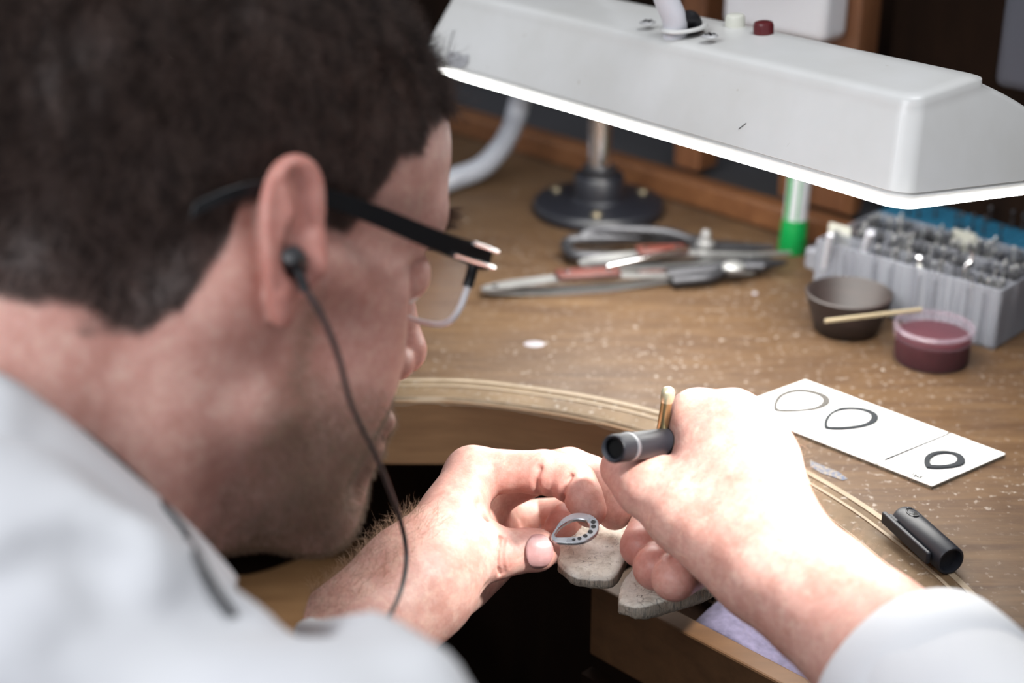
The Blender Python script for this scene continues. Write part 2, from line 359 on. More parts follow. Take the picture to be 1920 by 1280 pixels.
lv += [(HZ-2.3, .6, .965, 8), (HZ-1.1, 1.2, 1.0, 7.5), (HZ-.35, 2.6, 1.02, 6.5), (HZ, 5.0, 1.05, 5)]
rings = []
for (z, ins, f, r) in lv:
    rings.append(rring((ins+f*11)*m_, LL-(ins+f*11)*m_, (ins+f*12)*m_, WB-(ins+f*93)*m_, r*m_, z*m_, tl=.19*f))
loft(MB(), rings).build('hood', M_hood, lamp, smooth=40)
loft(MB(), [rring(-.0010, LL+.001, -.001, WB+.001, .0105, -.0026), rring(-.0012, LL+.0012, -.0012, WB+.0012, .0108, -.0014), rring(-.0010, LL+.001, -.001, WB+.001, .0105, -.0001)]).build('diffuser', M_glow, lamp, smooth=40)
top = HZ*m_
LNs, LTs = LN, LT
LNt = LNs-.19*LTs; LNt /= np.linalg.norm(LNt); LTt = LTs+.19*LNs; LTt /= np.linalg.norm(LTt)
def ray_lamp(px, py):             # pixel onto the lamp's top plane
    r = Q(px, py, 1.0); p0 = lp(0, .014, top); return CAM+r*(np.dot(p0-CAM, LNt)/np.dot(r, LNt))
LN, LT = LNt, LTt
# neck tube, grommet, cable sleeve
g = ray_lamp(1266, 56); 
nk = spline([g-LN*.004, g+LN*.006-LT*.0006, g+LN*.018-LD*(-.0035)-LT*.0035, g+LN*.04+LD*.007-LT*.007, g+LN*.12+LD*.018-LT*.010, g+LN*.25+LD*.02+LT*.03], 8)
M_tube = mat('tube_enamel', (.62, .62, .66), .35)
MB().tube(nk, .0062, 20).build('neck_tube', M_tube, lamp, smooth=60)
rg = []; gc = g+LT*.0048-LD*.0012
for (rr, h) in ((1.0, 0), (1.0, .0008), (.93, .0016), (.80, .0016), (.76, .0004)):
    rg.append([gc+LN*(h+.0001)+LT*(rr*.0135*math.cos(a))+LD*(rr*.0105*math.sin(a)) for a in np.linspace(0, 2*math.pi, 37)[:-1]])
loft(MB(), rg, False, False).build('grommet', M_hood, lamp, smooth=50)
MB().add([q for q in rg[-1]], [tuple(range(36))]).build('cable_hole', M_blackp, lamp, smooth=0)
sl = spline([gc+LT*.0085-LN*.002, gc+LT*.0055+LN*.0035, gc+LT*.001+LN*.0045, gc-LT*.004+LN*.006], 6)
MB().tube(sl, .0044, 14).build('cable_sleeve', M_dsteel, lamp, smooth=60)
M_screw = mat('screw_nickel', (.62, .62, .62), .4, .6)
def cross_screw(px, py, name='screw', rot=.3):
    c = ray_lamp(px, py); m = MB(); m.lathe(c, [(.0043, 0), (.0043, .0003), (.0036, .0008), (.0018, .0011), (0, .0012)], 24, LN)
    o = m.build(name, M_screw, lamp, smooth=50)
    x = MB()
    for a in (rot, rot+math.pi/2):
        d = LD*math.cos(a)+LT*math.sin(a); e = LD*-math.sin(a)+LT*math.cos(a); x.box(c+LN*.0010, d*.0026, e*.0005, LN*.0004)
    s_ = x.build('slot', M_blackp, o, smooth=0)
cross_screw(1214, 43); cross_screw(1331, 68, rot=.6)
for (px, py, mm, nm, lb) in ((1368, 40, mat('cream_button', (.66, .66, .58), .35), 'push_button', 'cream push button'), (1421, 54, mat('maroon_button', (.10, .012, .015), .3), 'push_button', 'dark red push button')):
    c = ray_lamp(px, py)-LN*.0075+LT*.004; o = MB().lathe(c, [(.0052, 0), (.0052, .0085), (.0046, .0100), (.0035, .0104), (0, .0104)], 24, LN).build(nm, mm, lamp, smooth=40); o['label'] = lb
LN, LT = LNs, LTs
# torn label remnant on the hood front
fn = np.cross(LD, (lp(0, 12*m_, 38*m_)-lp(0, 0, 4*m_))); fn /= np.linalg.norm(fn); fn = -fn if np.dot(fn, CAM-LB) < 0 else fn
pf = lp(0, .3*m_, 3.9*m_)
def ray_front(px, py, o=.0002):
    r = Q(px, py, 1.0); return CAM+r*(np.dot(pf-CAM, fn)/np.dot(r, fn))+fn*o
lab = [(838, 108), (843, 97), (852, 99), (858, 96), (868, 104), (880, 102), (879, 118), (872, 127), (858, 130), (842, 124)]
M_lab = mat('label_remnant', (.33, .33, .34), .7); tt = NT(M_lab); tt.color(tt.ramp(tt.noise(tt.coord(), 600, 4), [(.35, (.24, .24, .25)), (.65, (.42, .42, .43))]))
q_ = [ray_front(*p, .0006) for p in lab]; MB().add(q_, [tuple(range(len(q_)))]).build('torn_label', M_lab, lamp, smooth=0)
MB().tube([ray_front(839, 100, .0004), ray_front(851, 60, .0004), ray_front(853, 58, .0004)], .00022, 5).build('scratch_line', M_dsteel, lamp)
MB().tube([ray_front(1385, 242, .0001), ray_front(1399, 231, .0001)], .00018, 5).build('scratch_line', M_dsteel, lamp)

# ---------------------------------------------------------------- chrome pole on black round base, and grey flexible arm
pb = T(1122, 396, 0); kx = .0478*1.0
stand = base('pole_stand', tuple(pb), 'black round flanged base with an upright chrome pole on the bench', 'stand')
MB().lathe(pb, [(.047, 0), (.0485, .002), (.0485, .006), (.0465, .0085), (.0200, .0105), (.0185, .0120), (.0180, .0275), (.0170, .0290), (0, .0290)], 56).build('round_base', mat('black_enamel', (.008, .0085, .012), .38), stand, smooth=40)
MB().lathe(pb, [(.0085, .02), (.0085, .50), (0, .50)], 24).build('pole', M_chrome, stand, smooth=40)
MB().lathe(pb, [(.0125, .0275), (.0125, .034), (.0105, .0355), (0, .0355)], 30).build('collar', M_blackp, stand, smooth=40)
for a in (math.radians(-95), math.radians(25), math.radians(145)):
    MB().lathe(pb+np.array([.037*math.cos(a), .037*math.sin(a), .0094]), [(.0042, 0), (.0042, .0012), (.003, .0022), (0, .0022)], 16).build('screw', mat('brass_screw', (.5, .42, .28), .35, 1.0), stand, smooth=40)
M_flex = mat('flex_arm_grey', (.27, .28, .31), .4); t = NT(M_flex)
gn = spline([T(700, 345, .0095), T(790, 352, .0095), T(850, 335, .010), T(905, 312, .014), T(948, 262, .030), T(972, 200, .055), T(985, 120, .095), T(990, 20, .15)], 26)
rr = [.0080+.0004*(1 if i % 2 else -1) for i in range(len(gn))]
o = MB().tube(gn, rr, 18).build('flexible_arm', M_flex, smooth=60); tag(o, 'grey corrugated flexible lamp arm curving down to the bench behind the head', 'flexible arm')

# ---------------------------------------------------------------- upright marker
mk = T(1487, 476, 0); tl = (T(1492, 380, .06)-0)
mk = T(1484, 472, 0)
M_green = mat('green_plastic', (.0, .17, .035), .35); M_mwhite = mat('marker_white', (.36, .37, .39), .35)
marker = base('marker_pen', tuple(mk), 'green capped marker pen standing upright by the bench back', 'marker')
ax = np.array([.035, .03, 1.0])
MB().lathe(mk, [(.0092, 0), (.0098, .001), (.0090, .018), (.0084, .024), (0, .024)], 28, ax).build('cap', M_green, marker, smooth=40)
MB().lathe(mk+ax*.024, [(.0080, 0), (.0080, .085), (.006, .095), (0, .095)], 28, ax).build('barrel', M_mwhite, marker, smooth=40)
mb = MB(); vs = []                 # green stripe wrapping part of the barrel
axn = ax/np.linalg.norm(ax); x_ = np.cross((0, 1., 0), axn); x_ /= np.linalg.norm(x_); y_ = np.cross(axn, x_)
for (a0, a1) in ((200, 228), (262, 272)):
    aa = [math.radians(a0+(a1-a0)*i/6) for i in range(7)]; vs = [mk+axn*(.0245+z)+(x_*math.cos(a)+y_*math.sin(a))*.00815 for z in (0, .084) for a in aa]
    mb.add(vs, [(i, i+1, 8+i, 7+i) for i in range(6)])
mb.build('printed_stripe', M_green, marker, smooth=60)

# ---------------------------------------------------------------- hand tools behind
def on(px, py, z): return T(px, py, z)
def tweezers(name, label, A, B, w, gripm, bend=.0, z=.004):
    # A: spring end, B: tip, both bench points; two sprung legs with fibre grips
    e = base(name, tuple((A+B)/2), label, 'tweezers'); d = B-A; ln = np.linalg.norm(d); d /= ln; s = np.array([-d[1], d[0], 0]); s /= np.linalg.norm(s); up = np.array([0, 0, 1.])
    for k in (-1, 1):
        pr = [(0, 0), (.03, .0015), (.10, .0035), (.25, .0065), (.45, .0068), (.62, .0035), (.78, .0012), (1.0, .0004)]
        pts = spline([A+d*(u*ln)+up*(z+.0009+k*h*.62) for u, h in pr], 5); wd = np.interp(np.linspace(0, 1, len(pts)), [0, .04, .3, .6, .8, 1], [w*.35, w*.55, w, w*.85, w*.4, w*.12])
        vs = []; 
        for p, q in zip(pts, wd): vs += [p+s*q-up*.0006, p-s*q-up*.0006, p-s*q+up*.0006, p+s*q+up*.0006]
        n = len(pts); fs = [(i*4+j, i*4+(j+1) % 4, (i+1)*4+(j+1) % 4, (i+1)*4+j) for i in range(n-1) for j in range(4)]+[(3, 2, 1, 0), (n*4-4, n*4-3, n*4-2, n*4-1)]
        MB().add(vs, fs).build('leg', M_steel, e, smooth=30)
        if gripm:
            c = A+d*(ln*.385)+up*(z+.0009+k*(.0068*.62+.0024)); g = MB().box(c, d*ln*.115, s*w*1.12, up*.0018).build('grip', gripm, e, smooth=30, bevel=.0012)
            for r in (-.65, .65): MB().lathe(c+d*ln*.115*r+up*k*.0015, [(.0022, 0), (.0022, .0006), (0, .0011)], 14, up*k).build('rivet', M_chrome, g, smooth=40)
    MB().lathe(A+d*.010+up*(z+.0019), [(.0032, 0), (.0032, .0008), (0, .0014)], 14).build('spring_rivet', M_chrome, e, smooth=40)
    return e
M_fibre = mat('red_fibre', (.12, .028, .018), .45); tt = NT(M_fibre); tt.color(tt.ramp(tt.noise(tt.coord(), 90), [(.3, (.05, .011, .008)), (.7, (.09, .022, .015))]))
tweezers('soldering_tweezers', 'long tweezers with riveted red brown grip nearest the glasses', T(902, 556, 0), T(1412, 524, 0), .0062, M_fibre)
tweezers('soldering_tweezers', 'grey tweezers with red brown grip half under the shears', T(1085, 512, .004), T(1482, 492, .004), .0060, M_fibre, z=.006)
o = MB().box((T(1140, 498, .024)+T(1296, 464, .024))/2, (T(1296, 464, .024)-T(1140, 498, .024))/2, np.array([.0008, .0026, 0]), (0, 0, .0012)).build('steel_scriber', M_chrome, smooth=30, bevel=.0006); tag(o, 'bright flat steel strip lying across the shears and tweezers', 'steel strip')
# metal shears: two looped handles, pivot bolt and two blades
sh = base('metal_shears', tuple(T(1250, 475, 0)), 'dark steel hand shears with long looped handles and pivot bolt', 'shears')
lo1 = spline([T(1318, 452, .010), T(1230, 446, .010), T(1130, 447, .010), T(1075, 450, .010), T(1062, 462, .008), T(1085, 480, .008), T(1180, 482, .008), T(1270, 474, .009), T(1325, 460, .010)], 8)
MB().tube(lo1, .0040, 12).build('handle_loop', M_dsteel, sh, smooth=60)
lo2 = spline([T(1318, 458, .008), T(1250, 436, .016), T(1160, 432, .016), T(1110, 434, .014), T(1095, 442, .012), T(1150, 438, .012), T(1290, 452, .010)], 8)
MB().tube(lo2, .0036, 12).build('handle_loop', M_dsteel, sh, smooth=60)
for (b0, b1, zz) in (((1300, 456), (1452, 464), .011), ((1300, 466), (1446, 478), .006)):
    a = T(*b0, zz); b = T(*b1, zz); d = b-a; s = np.array([-d[1], d[0], 0]); s /= np.linalg.norm(s)
    MB().prism([tuple((a+s*.004)[:2]), tuple((a-s*.006)[:2]), tuple((a+d*.35-s*.0085)[:2]), tuple((b-s*.001)[:2]), tuple((b+s*.0005)[:2]), tuple((a+d*.4+s*.004)[:2])], a[2]-.0018, a[2]+.0018).build('blade', M_dsteel, sh, smooth=0, bevel=.0006)
MB().lathe(T(1322, 462, .012), [(.0062, 0), (.0062, .003), (.0034, .0042), (.0034, .0095), (.0026, .0115), (0, .012)], 18).build('pivot_bolt', M_steel, sh, smooth=40)
pl_ = base('pliers', tuple(T(1360, 505, 0)), 'small dark pliers lying between the shears and the long tweezers', 'pliers')
MB().tube(spline([T(1250, 516, .006), T(1320, 508, .007), T(1370, 500, .008), T(1420, 494, .008)], 5), .0048, 12).build('handle', M_dsteel, pl_)
MB().tube(spline([T(1260, 528, .005), T(1330, 520, .006), T(1370, 502, .008), T(1430, 500, .008)], 5), .0040, 12).build('handle', M_dsteel, pl_)
MB().tube([T(1405, 497, .008), T(1440, 495, .0075), T(1475, 492, .007)], [.0052, .0038, .0012], 12).build('jaw', M_dsteel, pl_)
MB().lathe(T(1375, 503, .010), [(.0075, 0), (.0075, .002), (.005, .004), (0, .0045)], 20).build('pivot', M_steel, pl_, smooth=40)

# ---------------------------------------------------------------- bowl, brass wire, wax jar
M_bowl = mat('brown_bowl_wood', (.040, .020, .014), .55); t = NT(M_bowl); t.color(t.ramp(t.noise(t.coord((60, 60, 300)), 1, 5), [(.3, (.010, .006, .005)), (.7, (.022, .012, .010))]))
bw = T(1586, 618, 0)
o = MB().lathe(bw, [(.0170, 0), (.0195, .0012), (.0225, .012), (.0258, .0225), (.0262, .0245), (.0252, .0252), (.0240, .0242), (.0205, .0085), (.0150, .0055), (0, .0050)], 56).build('small_bowl', M_bowl, smooth=50); tag(o, 'small dark brown tapered bowl in front of the bur box', 'bowl')
M_brass = mat('brass', (.62, .50, .26), .3, 1.0)
a_ = bw+np.array([-.012, -.022, .0268]); a_ = T(1546, 602, .0262); b_ = T(1729, 580, .0300)
o = MB().box((a_+b_)/2, (b_-a_)/2, np.array([0.0002, .0013, 0]), (0, 0, .0010)).build('brass_strip', mat('dull_brass', (.28, .23, .15), .5, .5), smooth=0, bevel=.0003); tag(o, 'thin brass strip resting across the rim of the brown bowl', 'metal strip')
jr = T(1745, 673, 0); jar = base('wax_jar', tuple(jr), 'round clear lidded pot of dark red paste on the bench', 'pot')
M_clear = mat('clear_plastic', (.25, .22, .24), .06, alpha=.03); M_red = mat('dark_red_paste', (.035, .003, .005), .6, spec=.15)
MB().lathe(jr, [(.0205, .0006), (.0212, .002), (.0212, .0155), (.0205, .0160), (0, .0160)], 48).build('paste', M_red, jar, smooth=40)
MB().lathe(jr, [(.0218, 0), (.0222, .001), (.0222, .0160), (.0216, .0160), (.0216, .001), (0, .0005)], 48).build('cup', M_clear, jar, smooth=40)
MB().lathe(jr, [(.0233, .0190), (.0235, .0205), (.0226, .0218), (.0212, .0218), (.0208, .0205), (.0225, .0195)], 48, caps=False).build('lid_rim_glint', mat('lid_rim_glint', (.20, .16, .19), .15, alpha=.35), jar, smooth=40)  # pale ring added to imitate the bright reflection along the lid edge
MB().lathe(jr, [(.0229, .0150), (.0232, .0155), (.0232, .0205), (.0225, .0215), (.0205, .0215), (.0200, .0200), (0, .0200)], 48).build('lid', mat('clear_lid', (.45, .30, .38), .3, spec=.3, alpha=.06), jar, smooth=40)

# ---------------------------------------------------------------- divided clear box with burs
M_box = mat('frosted_plastic', (.62, .64, .70), .4, spec=.3, alpha=.6); t = NT(M_box); t.color(t.ramp(t.noise(t.coord((300, 300, 12)), 1, 3), [(.3, (.14, .145, .17)), (.7, (.24, .25, .28))]))
xa = T(1862, 656, 0); xb = T(1524, 553, 0); bu = xa-xb; BL = np.linalg.norm(bu); bu /= BL; bn = np.array([-bu[1], bu[0], 0]); bn = -bn if bn[1] < 0 else bn
BWID = .072; BH = .0365
bx = base('bur_box', tuple((xa+xb)/2+bn*BWID/2), 'frosted clear divided plastic box packed with burs and drills', 'box')
def bp(u, v, z): return xb+bu*u+bn*v+np.array([0, 0, z])
def wall(u0, v0, u1, v1, h, name, th=.0009):
    a = bp(u0, v0, 0); b = bp(u1, v1, 0); d = (b-a)/2; s = np.cross(d, (0, 0, 1.)); s = s/np.linalg.norm(s)*th
    MB().box((a+b)/2+np.array([0, 0, h/2+.0015]), d, s, (0, 0, h/2)).build(name, M_box, bx, smooth=0, bevel=.0006)
wall(0, 0, BL, 0, BH, 'side_wall'); wall(0, BWID, BL, BWID, BH, 'side_wall'); wall(0, 0, 0, BWID, BH, 'side_wall'); wall(BL, 0, BL, BWID, BH, 'side_wall')
MB().box(bp(BL/2, BWID/2, .001), bu*BL/2, bn*BWID/2, (0, 0, .001)).build('floor_panel', M_box, bx, smooth=0)
for k in (1, 2): wall(0, BWID*k/3, BL, BWID*k/3, BH*.93, 'divider')
for k in (1, 2, 3): wall(BL*k/4, 0, BL*k/4, BWID, BH*.93, 'divider')
MB().box(bp(-.0045, .010, .0225), bu*.0050, bn*.009, (0, 0, .0070)).build('latch_tab', M_box, bx, smooth=30, bevel=.002)
# vertical ribs on the outer front
for k in range(1, 12):
    if k % 3: MB().tube([bp(BL*k/12, -.001, .003), bp(BL*k/12, -.001, BH-.002)], .0011, 8).build('rib', M_box, bx)
GB = 'burs and drill bits standing in the divided box'
ROW = ('front', 'middle', 'rear'); COL = ('nearest the latch tab', 'second from the latch tab', 'third from the latch tab', 'at the lens-cap end')
COL = COL[:3]+('farthest from the latch tab',)
LBL = ''
protos = []
for kind in range(4):
    m = MB(); hgt = (.044, .040, .046, .042)[kind]
    m.lathe((0, 0, 0), [(.00115, 0), (.00115, hgt*.78), (.0006, hgt*.84), (.0005, hgt*.9)]+[[(.0013, hgt*.93), (.0014, hgt*.97), (.0006, hgt), (0, hgt)], [(.0010, hgt*.91), (.0018, hgt*.96), (.0010, hgt), (0, hgt)], [(.0005, hgt*.98), (0, hgt)], [(.0020, hgt*.93), (.0021, hgt*.95), (.0008, hgt*.98), (0, hgt)]][kind], 10)
    me_m = (M_steel, M_dsteel, M_steel, M_dsteel)[kind]
    ob = m.build('bur', me_m, smooth=40); protos.append(ob)
first = [True]*4; cnt = 0; rnd = random.Random(11)
def put_bur(p, tilt, az, label=LBL, group=GB, kind=None, sc=1.0):
    global cnt
    k = rnd.choice([0, 1, 1, 2, 3, 3]) if kind is None else kind
    if first[k]: o = protos[k]; first[k] = False
    else: o = protos[k].copy(); C.objects.link(o)
    o.location = p; o.rotation_euler = (tilt*math.cos(az), tilt*math.sin(az), rnd.uniform(0, 6)); o.scale = (sc*.72, sc*.72, sc*.90); cnt += 1
    tag(o, label, 'bur', group); return o
dens = {}
for i in range(4):
    for j in range(3):
        nb = 0 if (i, j) in ((0, 0),) else rnd.choice([22, 24, 26])
        if (i, j) == (1, 0): nb = 16
        if (i, j) == (2, 0): nb = 9
        if (i, j) == (3, 0): nb = 30
        for _ in range(nb):
            u = BL*(i+.5)/4+rnd.uniform(-.40, .40)*BL/4; v_ = BWID*(j+.5)/3+rnd.uniform(-.38, .38)*BWID/3
            put_bur(bp(u, v_, .002), rnd.uniform(0, .16), rnd.uniform(0, 6.28), kind=(rnd.choice([1, 3, 0]) if j else rnd.choice([0, 1, 2, 3])), sc=rnd.uniform(.85, 1.05), label='thin bur in the %s compartment %s' % (ROW[j], COL[i]), group='burs in the %s compartment %s' % (ROW[j], COL[i]))
for o in protos:
    pass
# a few items that stand out in the front compartments
M_wrod = mat('pale_rod', (.62, .62, .58), .35)
q0 = T(1731, 600, .0035); q1 = T(1724, 492, .0390)
e = base('ball_headed_pin', tuple(q0), 'steel pin with a round bright ball head leaning on the bur box front', 'pin')
MB().tube([q0-np.array([0, .0005, 0]), (q0+q1)/2, q1], [.0015, .0017, .0013], 12).build('shank', M_wrod, e); MB().ball(q1+np.array([0, 0, .0025]), .0030, 16).build('ball_head', M_chrome, e, smooth=60)
for (px, py, z, px2, py2, z2, r, nm, lb) in ((1546, 468, .030, 1557, 440, .046, .0022, 'pale_rod', 'short pale rod leaning in the left end of the bur box'),
        (1612, 462, .030, 1632, 436, .048, .0028, 'plastic_stick', 'flat grey plastic stick leaning in the left of the bur box')):
    a = bp(*( (lambda w_: (np.dot(w_-xb, bu), max(np.dot(w_-xb, bn), .006)))(T(px, py, z)) ), .004); b = T(px2, py2, z2)
    tag(MB().tube([a, b], r, 12).build(nm, mat('rod_plastic', (.33, .33, .36), .5)), lb, 'rod')
a = T(1808, 506, .040); b = T(1822, 470, .052)
ec = base('eyelet_pin', tuple(a), 'twisted wire eyelet sticking out of the right front compartment', 'wire')
MB().tube(spline([a+np.array([0, .004, -.03]), a, (a+b)/2+np.array([.002, 0, 0]), b], 5), .0008, 8).build('wire_shank', M_chrome, ec); MB().ball(a, .0022, 10, (.8, .8, 1.3)).build('twist', M_chrome, ec)
for (px, py, lb) in ((1556, 440, 'white paper wad tucked in the left rear of the bur box'), (1790, 452, 'folded white paper slip standing in the middle of the bur box')):
    c = T(px+22, py+2, .036); tag(MB().box(c+np.array([0, .006, -.006]), bu*.008, bn*.0007, (0, 0, .011)).build('paper_slip', mat('paper', (.34, .34, .30), .8), smooth=0), lb, 'paper')

# ---------------------------------------------------------------- blue perforated bur block behind
M_blue = mat('blue_foam', (.012, .16, .30), .55); t = NT(M_blue); t.color(t.ramp(t.noise(t.coord(), 200), [(.3, (.004, .065, .12)), (.7, (.008, .10, .18))]))
zt = .030; ba = T(1712, 420, zt); bb = T(1945, 480, zt); pu = bb-ba; pu[2] = 0; pu /= np.linalg.norm(pu); pn = np.array([-pu[1], pu[0], 0]); pn = -pn if pn[1] < 0 else pn
ba = ba-pu*.03
ovl = np.dot(ba-xb, bn); ba = ba+pn*max(0, BWID+.004-ovl); print('BLOCK gap', ovl-BWID)
blk = base('perforated_block', tuple(ba+pu*.06+pn*.05-np.array([0, 0, zt])), 'turquoise blue perforated holder block behind the bur box', 'holder')
cell = .0078; NX, NY = 18, 12; m = MB()
for i in range(NX):
    for j in range(NY):
        c = ba+pu*(cell*(i+.5))+pn*(cell*(j+.5)); outer = []; k8 = [(1, 0), (1, 1), (0, 1), (-1, 1), (-1, 0), (-1, -1), (0, -1), (1, -1)]
        o8 = [c+pu*(a*cell/2)+pn*(b*cell/2) for a, b in k8]; i8 = [c+(pu*math.cos(math.pi*q/4)+pn*math.sin(math.pi*q/4))*.0026+np.array([0, 0, .0009]) for q in range(8)]; d8 = [p-np.array([0, 0, .012]) for p in i8]
        m.add(o8+i8+d8, [(q, (q+1) % 8, 8+(q+1) % 8, 8+q) for q in range(8)]+[(8+q, 8+(q+1) % 8, 16+(q+1) % 8, 16+q) for q in range(8)])
o = m.build('perforated_top', M_blue, blk, smooth=60); o['kind'] = 'stuff'
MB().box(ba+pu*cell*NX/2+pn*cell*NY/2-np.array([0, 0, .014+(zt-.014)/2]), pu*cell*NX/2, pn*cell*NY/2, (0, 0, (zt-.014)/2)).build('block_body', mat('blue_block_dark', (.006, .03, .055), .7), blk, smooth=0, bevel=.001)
for a, b, cc in ((pu*cell*NX/2, pn*.0004, ba+pu*cell*NX/2), (pn*cell*NY/2, pu*.0004, ba+pn*cell*NY/2)):
    MB().box(cc-np.array([0, 0, .007]), a, b, (0, 0, .0069)).build('side_skin', M_blue, blk, smooth=0)
for _ in range(34):
    i, j = rnd.randrange(NX), rnd.randrange(NY); c = ba+pu*(cell*(i+.5))+pn*(cell*(j+.5))
    put_bur(c-np.array([0, 0, .024]), 0, 0, 'bur with dark head stuck in a hole of the blue block', 'burs standing in the blue perforated block', kind=rnd.choice([1, 3]))

# ---------------------------------------------------------------- white plate with three teardrop rings
cA, cB, cC = T(1510, 712, .0022), T(1885, 850, .0022), T(1748, 910, .0022)
wv = cC-cB; lvv = cA-cB; cD = cA+wv
plate = base('sample_plate', tuple((cA+cC)/2-np.array([0, 0, .0022])), 'long white tile plate with a dark seam lying beside the bench rim', 'plate')
M_plate = mat('white_tile', (.86, .86, .84), .25); M_plate_edge = mat('plate_edge', (.45, .42, .34), .5); tt = NT(M_plate_edge); tt.color(tt.ramp(tt.noise(tt.coord(), 500), [(.35, (.03, .028, .022)), (.6, (.20, .18, .14))]))
sA, sD = T(1778, 814, .0022), T(1660, 862, .0022)
f1 = np.dot(sA-cA, cB-cA)/np.dot(cB-cA, cB-cA)
g_ = .0006/np.linalg.norm(lvv)
for (u0, u1) in ((0, f1-g_), (f1+g_, 1)):
    p4 = [cA+(cB-cA)*u0, cA+(cB-cA)*u1, cD+(cB-cA)*u1, cD+(cB-cA)*u0]; p4 = p4 if np.cross((p4[1]-p4[0])[:2], (p4[2]-p4[0])[:2]) > 0 else p4[::-1]
    MB().prism([tuple(p[:2]) for p in p4], Z+.0015, Z+.0022).build('tile', M_plate, plate, smooth=0, bevel=.0002)
p4 = [cA, cB, cC, cD]; p4 = p4 if np.cross((p4[1]-p4[0])[:2], (p4[2]-p4[0])[:2]) > 0 else p4[::-1]
MB().prism([tuple(p[:2]) for p in p4], Z, Z+.0015).build('backing', M_plate_edge, plate, smooth=0)
MB().tube([sA+np.array([0, 0, .0003]), sD+np.array([0, 0, .0003])], .00055, 6).build('seam', mat('seam_dark', (.006, .0065, .008), .9, 0, .1), plate)
# small pencilled mark at the corner
M_ink = mat('ink', (.004, .004, .004), .9, 0, .1)
mk_ = [[(1711, 890), (1713, 886), (1717, 888), (1715, 893), (1712, 892)], [(1717, 889), (1721, 895), (1723, 891)], [(1724, 896), (1728, 892), (1731, 894)]]
mb = MB()
for s_ in mk_: mb.tube([T(x, y, .0026) for x, y in s_], .00034, 5)
mb.build('pencil_mark', M_ink, plate)
M_silver = mat('grey_silver', (.06, .056, .052), .75, 0, .2); M_silverd = mat('dark_silver', (.014, .016, .019), .75, 0, .2)
def px_ring(name, label, outer, inner, fn, ez, th, m):
    O_ = np.array([fn(*p) for p in outer]); I_ = np.array([fn(*p) for p in inner]); ez = np.array(ez, float); ez /= np.linalg.norm(ez)
    ex = O_[len(O_)//2]-O_[0]; ex -= ez*np.dot(ex, ez); ex /= np.linalg.norm(ex); ey = np.cross(ez, ex); c = I_.mean(0); n = 72
    def ray(P_, k):
        p2 = np.stack([(P_-c)@ex, (P_-c)@ey], 1); p2 = np.array(spline(list(p2)+[p2[0]], 6)); a = np.arctan2(p2[:, 1], p2[:, 0]); rad = np.hypot(p2[:, 0], p2[:, 1]); o = np.argsort(a)
        return np.interp(k, np.concatenate([a[o]-2*math.pi, a[o], a[o]+2*math.pi]), np.concatenate([rad[o]]*3))
    th_ = np.arange(n)*2*math.pi/n-math.pi; ro, ri = ray(O_, th_), ray(I_, th_); dirs = np.cos(th_)[:, None]*ex+np.sin(th_)[:, None]*ey
    bv = th*.22
    rows = [c+dirs*(ro)[:, None], c+dirs*ro[:, None]+ez*(th-bv), c+dirs*(ro-bv)[:, None]+ez*th, c+dirs*(ri+bv)[:, None]+ez*th, c+dirs*ri[:, None]+ez*(th-bv), c+dirs*ri[:, None]]
    vs = [p for row in rows for p in row]; R_ = len(rows); fs = [(i*n+k, i*n+(k+1) % n, ((i+1) % R_)*n+(k+1) % n, ((i+1) % R_)*n+k) for i in range(R_) for k in range(n)]
    ob = MB().add(vs, fs).build(name, m, smooth=40); tag(ob, label, 'ring blank'); return ob
onp = lambda x, y: T(x, y, .0023)
px_ring('teardrop_ring', 'pale teardrop ring blank at the far end of the white plate', [(1451, 771), (1450, 759), (1458, 743), (1478, 733), (1503, 730), (1530, 734), (1549, 741), (1557, 751), (1552, 760), (1533, 768), (1505, 771.5), (1470, 773)],
    [(1458, 768), (1458, 758), (1468, 744), (1487, 737), (1508, 736), (1530, 741), (1541, 748), (1540, 756), (1527, 764), (1506, 767.5), (1481, 768.5)], onp, (0, 0, 1), .0009, M_silver)
px_ring('teardrop_ring', 'dark teardrop ring blank in the middle of the white plate', [(1546, 805), (1544.5, 793), (1552, 778), (1573, 766), (1600, 764), (1627.5, 768), (1644, 776), (1647.5, 785), (1641, 794), (1622, 801), (1595, 805.5), (1568, 807)],
    [(1552, 801), (1553, 790), (1563, 776), (1584, 769.5), (1608, 769.5), (1627, 775), (1632.5, 781), (1629, 789), (1617, 795.5), (1595, 799.5), (1573, 801)], onp, (0, 0, 1), .0009, M_silverd)
px_ring('teardrop_ring', 'smallest teardrop ring on the near square of the white plate', [(1736, 878.5), (1731.5, 866), (1737, 855), (1755, 847.5), (1779, 847.5), (1801, 853.5), (1810, 865), (1803.6, 873.5), (1784.6, 878), (1757.5, 880)],
    [(1745, 873), (1744, 863.5), (1753, 855.5), (1771, 851.5), (1786, 853.5), (1793.5, 859.5), (1791, 867), (1779, 872), (1760, 874)], onp, (0, 0, 1), .0012, M_silverd)

